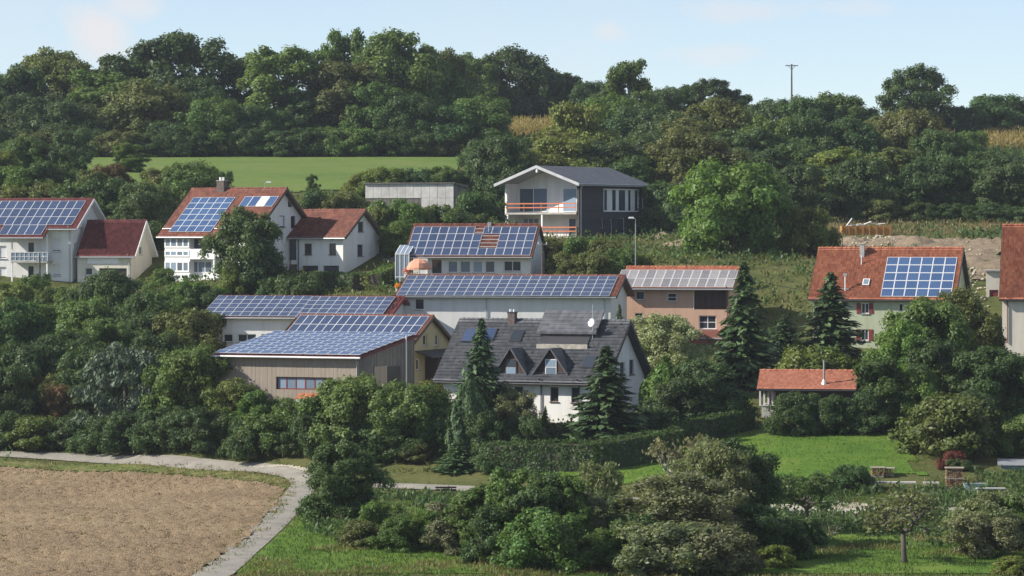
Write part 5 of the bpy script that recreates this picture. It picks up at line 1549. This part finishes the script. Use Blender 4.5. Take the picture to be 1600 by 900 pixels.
scatter('grass', '', clumpy(free(rand_zone(5000, 196, 238, 480, 1660)), 5, .5, 33), 10, .16, 'd', h=.5, spread=.3)
lp = rand_zone(9000, 226, 266, 820, 1460); lp = lp[inpoly(lp[:, 0], lp[:, 1], LAWN)]
scatter('grass', '', lp, 5, .09, (.10, .175, .03), h=.06, asp=.22, spread=.25)
vp = rand_zone(9000, 176, 285, -100, 520); vp = vp[inpoly(vp[:, 0], vp[:, 1], VERGE)]
scatter('grass', '', vp, 8, .075, (.10, .15, .035), h=.12, asp=.25, spread=.2)
scatter('dry_grass', '', clumpy(vp, 2.5, .5, 35), 6, .12, (.26, .21, .11), h=.2, asp=.22, spread=.2)
for C_ in (ROAD1, ROAD2):
    T_ = np.gradient(C_, axis=0); T_ /= np.linalg.norm(T_, axis=1)[:, None]; e_ = np.repeat(C_, 14, 0) + np.repeat(np.stack([-T_[:, 1], T_[:, 0]], 1), 14, 0) * (rng.choice([-1, 1], len(C_) * 14) * (1.05 + .5 * rng.random(len(C_) * 14)))[:, None]
    scatter('grass', '', clumpy(e_, 1.5, .35, 37), 5, .07, (.15, .16, .055), h=.12, asp=.25, spread=.15)
sp_ = rand_zone(42000, 172, 275, -100, 470); sp_ = sp_[inpoly(sp_[:, 0], sp_[:, 1], FIELD)]
scatter('straw', '', clumpy(sp_, 6, .3, 36), 2, .05, (.52, .43, .29), h=.05, asp=.3, spread=.15, upright=0)
scatter('soil_clods', '', sp_, 2, .05, (.20, .145, .10), mat=LEAF, h=.05, asp=.8, spread=.3, upright=0)
# ------------------------------------------------------------------ street furniture and small things
def at_ground(px, Y): X = PX(px, Y); return Vector((X, Y, tz(X, Y)))
def pole_thing(name, label, cat, px, top, Y, r, mat, group=None):
    b = at_ground(px, Y); H = PZ(top, Y) - b.z; t = empty(name, b); tag(t, label, cat, group)
    MB().tube([(0, 0, -.3), (0, 0, H * .5), (0, 0, H)], [r, r * .85, r * .7], 8).build('pole', mat, t); return t, H
t, H = pole_thing('power_pole', 'tall power pole with short cross-arm on the hill skyline', 'pole', 1237, 100, 548, .17, BARK)
MB().box((-1.05, -.08, H - .35), (1.05, .08, H - .17)).build('cross_arm', ZINC, t)
for x in (-.95, 0, .95): MB().tube([(x, 0, H - .17), (x, 0, H + .12)], [.09, .06], 6).build('insulator', WFRAME, t)
for s in (-1, 1): MB().tube([(s * .55, 0, H - .35), (0, 0, H - .95)], .04, 5).build('brace', ZINC, t)
def lamp(label, px, top, Y, dx):
    t, H = pole_thing('street_lamp', label, 'lamp', px, top, Y, .055, ZINC, 'street lamps')
    MB().tube([(0, 0, H - .02), (dx * .35, 0, H + .12), (dx * .8, 0, H + .1)], .035, 6).build('arm', ALU, t)
    m = MB(); m.hexa([(dx * .6 - .3, -.12, H + .04), (dx * .6 + .3, -.12, H + .04), (dx * .6 + .3, .12, H + .04), (dx * .6 - .3, .12, H + .04), (dx * .6 - .22, -.09, H + .2), (dx * .6 + .22, -.09, H + .2), (dx * .6 + .22, .09, H + .2), (dx * .6 - .22, .09, H + .2)]); m.build('lamp_head', WFRAME, t)
lamp('street lamp behind the red roof of the sunroom house', 414.5, 286, 362, .6)
lamp('slim street lamp on the slope in front of the black-clad house', 993, 342, 326, -.7)
def util_pole(label, px, top, Y, mat=BARK):
    t, H = pole_thing('utility_pole', label, 'pole', px, top, Y, .12, mat, 'wooden utility poles')
    MB().box((-.45, -.05, H - .3), (.45, .05, H - .2)).build('cross_arm', ZINC, t)
    for x in (-.4, .4): MB().tube([(x, 0, H - .2), (x, 0, H - .02)], .04, 6).build('insulator', WFRAME, t)
util_pole('wooden utility pole in front of the left house balcony', 62, 399, 338)
util_pole('thin utility pole against the right gable of the low solar house', 847.5, 378, 322)
def wire(label, a, b, sag, r=.022):
    m = MB(); n = 14; P = [Vector(a).lerp(Vector(b), i / n) - Vector((0, 0, sag * 4 * (i / n) * (1 - i / n))) for i in range(n + 1)]; o = Vector(a)
    ob = m.tube([tuple(p - o) for p in P], r, 4).build('overhead_wire', DARKM); ob.location = o; tag(ob, label, 'wire')
q = HO.M @ Vector((HO.on_roof(1320.5, 455)[0], HO.rp(*HO.on_roof(1320.5, 455)).y, HO.rp(*HO.on_roof(1320.5, 455)).z + .2))
wire('sagging wire running left from the orange roof mast', (q.x - .3, q.y, q.z), (PX(1170, 300), 300, PZ(433, 300)), .5)

# parasol, conservatory and flowers on the terrace
b = Vector((PX(655, 324.5), 324.5, H3.O.z - .35)); t = empty('parasol', b); tag(t, 'open peach parasol on the terrace of the low solar house', 'parasol')
zt = PZ(403.5, 324.5) - b.z; ze = PZ(418, 324.5) - b.z
MB().tube([(0, 0, 0), (0, 0, zt)], .03, 6).build('pole', WFRAME, t); MB().tube([(0, 0, 0), (0, 0, .12)], [.3, .25], 12).build('base', CONC, t)
CANV = plain('peach_canvas', (.62, .30, .20), .85, var=.1)
for k in range(8):
    a0, a1 = k * math.pi / 4, (k + 1) * math.pi / 4; m = MB(); rings = [(0.02, zt), (.55, zt - .17), (1.0, zt - .45), (1.22, ze), (1.22, ze - .2)]; vs = []; fs = []
    for r, z in rings: vs += [(math.cos(a0) * r, math.sin(a0) * r, z), (math.cos((a0 + a1) / 2) * r * .97, math.sin((a0 + a1) / 2) * r * .97, z - (.04 if r > .1 else 0)), (math.cos(a1) * r, math.sin(a1) * r, z)]
    for i in range(4):
        for j in range(2): p = i * 3 + j; fs.append((p, p + 3, p + 4, p + 1))
    m.add(vs, fs); m.build('canopy_panel', CANV, t)
b = Vector((PX(618, 329), 329, H3.O.z - 1.0)); t = empty('conservatory', b, R(-10)); tag(t, 'small white-framed glass conservatory at the end of the low solar house', 'conservatory')
w, d, hf, hb = 1.35, 2.4, PZ(396, 329) - b.z, PZ(383, 329) - b.z; m = MB()
for x in (0, w / 3, 2 * w / 3, w):
    m.box((x - .04, -.04, 0), (x + .04, .04, hf)); m.hexa([(x - .03, 0, hf - .06), (x + .03, 0, hf - .06), (x + .03, d, hb - .06), (x - .03, d, hb - .06), (x - .03, 0, hf + .02), (x + .03, 0, hf + .02), (x + .03, d, hb + .02), (x - .03, d, hb + .02)])
for y in (d / 2, d): m.box((-.041, y - .04, 0), (.039, y + .04, hf + (hb - hf) * y / d)); m.box((w - .039, y - .04, 0), (w + .041, y + .04, hf + (hb - hf) * y / d))
m.box((.04, -.05, hf - .1), (w - .04, .05, hf - .01)); m.box((.04, -.045, .9), (w - .04, .045, .98)); m.build('frame', WFRAME, t)
for i in range(3): MB().box((i * w / 3 + .05, -.01, .05), ((i + 1) * w / 3 - .05, .01, hf - .12)).build('pane', PANE_L, t)
m = MB(); m.hexa([(.0, 0, hf), (w, 0, hf), (w, d, hb), (.0, d, hb), (.0, 0, hf + .015), (w, 0, hf + .015), (w, d, hb + .015), (.0, d, hb + .015)]); m.build('roof_pane', PANE_L, t)
def flower(label, px, py, Y, w, c):
    X = PX(px, Y); z = PZ(py, Y); t = empty('flower_tub', (X, Y, z - .5)); tag(t, label, 'flowers', 'flower tubs'); MB().tube([(0, 0, -.6), (0, 0, .4)], [w * .5, w * .6], 10).build('tub', CONC, t)
    C = sph(260); C[:, 2] = np.abs(C[:, 2]); P = C * (w * (.5 + .5 * rng.random((260, 1)))) + np.array([0, 0, .4]); V, Q = leaves(P, unit(C + rng.normal(size=(260, 3)) * .4), .07 + .05 * rng.random(260)); o = link('blossoms', fast_mesh('blossoms', V, Q, LEAF), t); o.color = (*c, 1)
flower('round pink blossoms left of the parasol', 637, 424, 325, .55, (.62, .28, .26)); flower('orange blossoms at the left end of the long hall roof', 622, 447, 322, .42, (.7, .3, .03))

# plank enclosure on the building plot, with scrap boards
b = at_ground(1316, 371); t = empty('plank_enclosure', b); tag(t, 'low ochre plank enclosure on the bare plot by the wood', 'enclosure')
Lp = (1392 - 1316) * 371 / F; hp = 1.05
for i in range(17):
    a = Lp * i / 17; MB().box((a, -.02 - .02 * random.random(), -.2), (a + Lp / 17 - .02, .03, hp + .03 * random.random())).build('plank', OCHRE, t)
for i in range(8): a = Lp * i / 7.05; MB().box((a - .05, -.12, -.3), (a + .05, -.045, hp - .05)).build('post', OCHRE, t)
for i in range(6): MB().box((Lp, .05 + i * .36, -.2), (Lp + .05, .05 + i * .36 + .33, hp)).build('plank', OCHRE, t); MB().box((-.05, .05 + i * .36, -.2), (0, .05 + i * .36 + .33, hp)).build('plank', OCHRE, t)
MB().box((.05, .05, -.2), (Lp - .05, 2.2, hp - .15)).build('filling', G_DIRT, t)
for i, (x, a, l, tl) in enumerate(((.9, .3, 1.1, .9), (1.5, -.2, 1.5, .15), (2.3, .5, 1.3, .1), (2.9, -.6, 1.2, .35), (3.8, .2, 1.2, -.2), (4.5, -.3, 1.0, .12))):
    o = MB().box((-l / 2, -.09, 0), (l / 2, .09, .07)).build('scrap_board', WFRAME); o.location = b + Vector((x, 1.0 + .15 * i, hp - .05 + abs(math.sin(tl)) * l / 2 + .04 * i)); o.rotation_euler = (0, -tl, a)
    tag(o, f'white scrap board, {ordinal(i + 1)} from left in the ochre plank enclosure', 'board', 'scrap boards in the plank enclosure')
# heaps of earth and rubble
def mound(px, Y, w, d, h, mat=G_DIRT, name='earth_mound'):
    c = at_ground(px, Y); n = 26; X, Yy = np.meshgrid(np.linspace(-1, 1, n), np.linspace(-1, 1, n)); r = np.sqrt(X ** 2 + Yy ** 2); x = c.x + X * w / 2; y = c.y + Yy * d / 2
    Z = terr(x, y) - .15 + h * np.clip(1 - r, 0, 1) ** .9 * (1 + .5 * (vnoise(x, y, .8, 41) - .5)) + .15 * (vnoise(x, y, .35, 42) - .5); I = np.arange(n * n).reshape(n, n)
    Q = np.stack([I[:-1, :-1], I[:-1, 1:], I[1:, 1:], I[1:, :-1]], -1).reshape(-1, 4); tag(link(name, fast_mesh(name, np.stack([x, y, Z], -1).reshape(-1, 3), Q, mat)), kind='structure')
mound(1430, 356, 5.5, 5, 1.35); mound(1330, 362, 6, 4, .9); mound(1380, 360, 5, 4, .7); mound(1560, 352, 6, 5, .8); mound(770, 367, 4.5, 4, 1.5); mound(1035, 378, 5, 4, 1.0); mound(1070, 366, 6, 5, .8)
ICO = [(0,0,1),(.9,0,.2),(.28,.85,.25),(-.72,.53,.2),(-.72,-.53,.3),(.28,-.85,.2),(0,0,-.6)]
def rubble(name, pts, smin, smax, mat):
    V = []; Q = []; F_ = [(0,1,2),(0,2,3),(0,3,4),(0,4,5),(0,5,1),(6,2,1),(6,3,2),(6,4,3),(6,5,4),(6,1,5)]; base = np.array(ICO)
    for x, y in pts:
        s = smin + (smax - smin) * random.random() ** 2; a = random.random() * 6.28; Rm = np.array([[math.cos(a), -math.sin(a), 0], [math.sin(a), math.cos(a), 0], [0, 0, 1]]); k = len(V)
        v = (base * (1 + rng.normal(0, .15, base.shape))) * np.array([1, .8, .65]) * s @ Rm.T + np.array([x, y, tz(x, y) + s * .3]); V += v.tolist(); Q += [tuple(i + k for i in f) for f in F_]
    tag(link(name, fast_mesh(name, np.array(V), np.array(Q), mat)), kind='stuff')
def rz_(n, px0, px1, y0, y1): return [(PX(px0 + (px1 - px0) * random.random(), y), y) for y in [y0 + (y1 - y0) * random.random() for _ in range(n)]]
PALE = plain('pale_limestone', (.47, .41, .32), .9, var=.3, scale=2)
rubble('rubble', rz_(160, 1012, 1062, 376, 392), .12, .4, PALE); rubble('rubble', rz_(260, 1300, 1410, 356, 368), .1, .32, PALE); rubble('rubble', rz_(120, 1410, 1570, 330, 362), .08, .3, PALE); rubble('rubble', rz_(60, 765, 790, 372, 382), .2, .55, PALE); rubble('rubble', rz_(90, 1505, 1545, 305, 325), .1, .4, PALE)
# ripe maize on the hill top
def corn(px0, px1, y0, y1, n): 
    y = y0 + (y1 - y0) * rng.random(n); p = np.stack([PX(px0 + (px1 - px0) * rng.random(n), y), y], 1); scatter('ripe_maize', '', p, 8, .28, (.34, .27, .11), h=2.0, asp=.2, spread=.18, upright=2)
corn(775, 895, 512, 548, 2300); corn(1535, 1650, 505, 550, 2600); corn(1455, 1490, 520, 550, 500)

# firewood, boards and sheds beside the road on the right
def firewood(label, px, Y, w, h, d=1.0):
    b = at_ground(px, Y); t = empty('firewood_stack', b, R(-6)); tag(t, label, 'firewood', 'firewood stacks by the road'); m = MB(); z = .16
    m2 = MB()
    for k in range(3): m2.box((-w / 2, -d / 2 + k * d * .45, 0), (w / 2, -d / 2 + k * d * .45 + .1, .14))
    m2.build('pallet', WOOD_G, t); rows = int(h / .13)
    for i in range(rows):
        if i == rows // 2 and h > 1.2: MB().box((-w / 2 - .03, -d / 2 - .05, z), (w / 2 + .03, d / 2, z + .1)).build('pallet', WOOD_G, t); z += .11
        n = int(w / .15)
        for j in range(n):
            x = -w / 2 + w * (j + .5) / n + random.gauss(0, .01); r = .06 + random.random() * .025; e = random.gauss(0, .05); m.tube([(x, -d / 2 + e, z + .065), (x, d / 2 + e, z + .065)], r, 5)
        z += .125
    o = m.build('split_logs', plain('split_wood', (.30, .17, .10), .9, var=.45, scale=4) if 'split_wood' not in MATS else MATS['split_wood'], t); o['kind'] = 'stuff'
    MB().box((-w / 2 - .06, -d / 2 - .08, z + .004), (w / 2 + .06, d / 2 + .08, z + .05)).build('cover_board', WOOD_G, t)
firewood('tall square stack of firewood on pallets by the road', 1491, 231, 1.2, 1.35); firewood('low firewood stack behind the white boards', 1371, 237, .9, .55); firewood('low firewood stack next to the round dark bush', 1389, 237.5, .7, .5)
def slab_thing(label, px, Y, w, h, d, mat, name='board_stack', cat='boards', n=3):
    b = at_ground(px, Y); t = empty(name, b, R(-4)); tag(t, label, cat)
    for k in (-.4, .4): MB().box((w * k - .06, -d / 2, -.2), (w * k + .06, d / 2, h - .1 * n)).build('trestle', WOOD_G, t)
    for i in range(n): MB().box((-w / 2 + .03 * i, -d / 2 + random.random() * .05, h - .1 * n + .1 * i), (w / 2 - .05 * random.random(), d / 2, h - .1 * n + .1 * i + .085)).build('board', mat, t)
slab_thing('long stack of pale boards beside the round dark bush', 1398, 232, 3.0, .45, .7, SHEET, n=1); slab_thing('short stack of pale boards left of the tall firewood stack', 1455, 232, 1.1, .42, .7, SHEET, n=1)
b = at_ground(1562, 241); t = empty('corrugated_shed', b, R(-8)); tag(t, 'blue-grey corrugated metal shed at the right edge below the trees', 'shed')
BLUEM = plain('blue_grey_metal', (.22, .31, .38), .45, .3, var=.15); w, hh = 3.4, PZ(727, 241) - b.z; m = MB(); m.box((.05, .05, -.2), (w - .05, 2.4, hh - .05)); m.build('wall', BLUEM, t)
for i in range(17): MB().box((.05 + w * i / 17.3, .0, -.2), (.05 + w * i / 17.3 + .1, .048, hh - .06)).build('sheet_rib', BLUEM, t)
m = MB(); m.hexa([(-.15, -.25, hh), (w + .15, -.25, hh), (w + .15, 2.6, hh + .25), (-.15, 2.6, hh + .25), (-.15, -.25, hh + .06), (w + .15, -.25, hh + .06), (w + .15, 2.6, hh + .31), (-.15, 2.6, hh + .31)]); m.build('roof', ZINC, t)
b = at_ground(1522, 230); t = empty('water_trough', b); tag(t, 'pale blue metal trough right of the tall firewood stack', 'trough')
m = MB(); m.box((-.7, -.4, 0), (.7, -.36, .6)); m.box((-.7, .36, 0), (.7, .4, .6)); m.box((-.7, -.359, 0), (-.66, .359, .6)); m.box((.66, -.359, 0), (.7, .359, .6)); m.box((-.659, -.359, .02), (.659, .359, .08)); m.build('tub', plain('pale_blue_metal', (.45, .55, .62), .5), t); MB().box((-.75, -.45, .6), (.75, -.34, .66)).build('rim', ALU, t)
b = at_ground(1548, 228); t = empty('low_table', b); tag(t, 'low pale plank table at the right road bend', 'table'); MB().box((-1.0, -.3, .5), (1.0, .3, .57)).build('table_top', SHEET, t)
for x in (-.85, .85): MB().box((x - .06, -.25, -.05), (x + .06, .25, .497)).build('leg', WOOD_G, t)
# bench beside the road, chairs on the new balcony
b = at_ground(697, 235.5); t = empty('bench', b, R(5)); tag(t, 'small dark wooden bench on the verge of the farm road', 'bench')
for k in range(3): MB().box((-.75, -.2 + k * .14, .42), (.75, -.09 + k * .14, .46)).build('seat_slat', WOOD_D, t)
for k in range(2): MB().box((-.75, .24, .58 + k * .17), (.75, .28, .7 + k * .17)).build('back_slat', WOOD_D, t)
for x in (-.6, .6): MB().box((x - .04, -.18, -.05), (x + .04, .235, .417)).build('leg', CONC, t)
# white rail fence in front of the slate-roofed house
p0, p1 = ground(838, 660), ground(916, 661); a = Vector((*p0, tz(*p0))); t = empty('rail_fence', a, math.atan2(p1[1] - p0[1], p1[0] - p0[0])); tag(t, 'thin garden rail fence before the front wall of the slate-roofed house', 'fence')
ln = math.hypot(p1[0] - p0[0], p1[1] - p0[1])
for i in range(6): MB().box((ln * i / 5 - .03, -.03, -.3), (ln * i / 5 + .03, .03, .95)).build('post', WOOD_G, t)
for k in (.4, .85): MB().box((0, -.06, k), (ln, -.033, k + .06)).build('rail', WOOD_G, t)

# ------------------------------------------------------------------ thin summer haze
hm = bpy.data.materials.new('haze'); hm.use_nodes = True; nt = hm.node_tree; nt.nodes.clear(); o = nt.nodes.new('ShaderNodeOutputMaterial'); v = nt.nodes.new('ShaderNodeVolumePrincipled')
v.inputs['Color'].default_value = (.80, .88, 1.0, 1); v.inputs['Density'].default_value = 0.0001; v.inputs['Anisotropy'].default_value = 0.2; nt.links.new(v.outputs[0], o.inputs['Volume'])
zl = float(Zg.min()) - 1.2; hz = MB().box((-1540, -440, zl), (1540, 2340, 42)).build('haze', hm); tag(hz, kind='stuff')
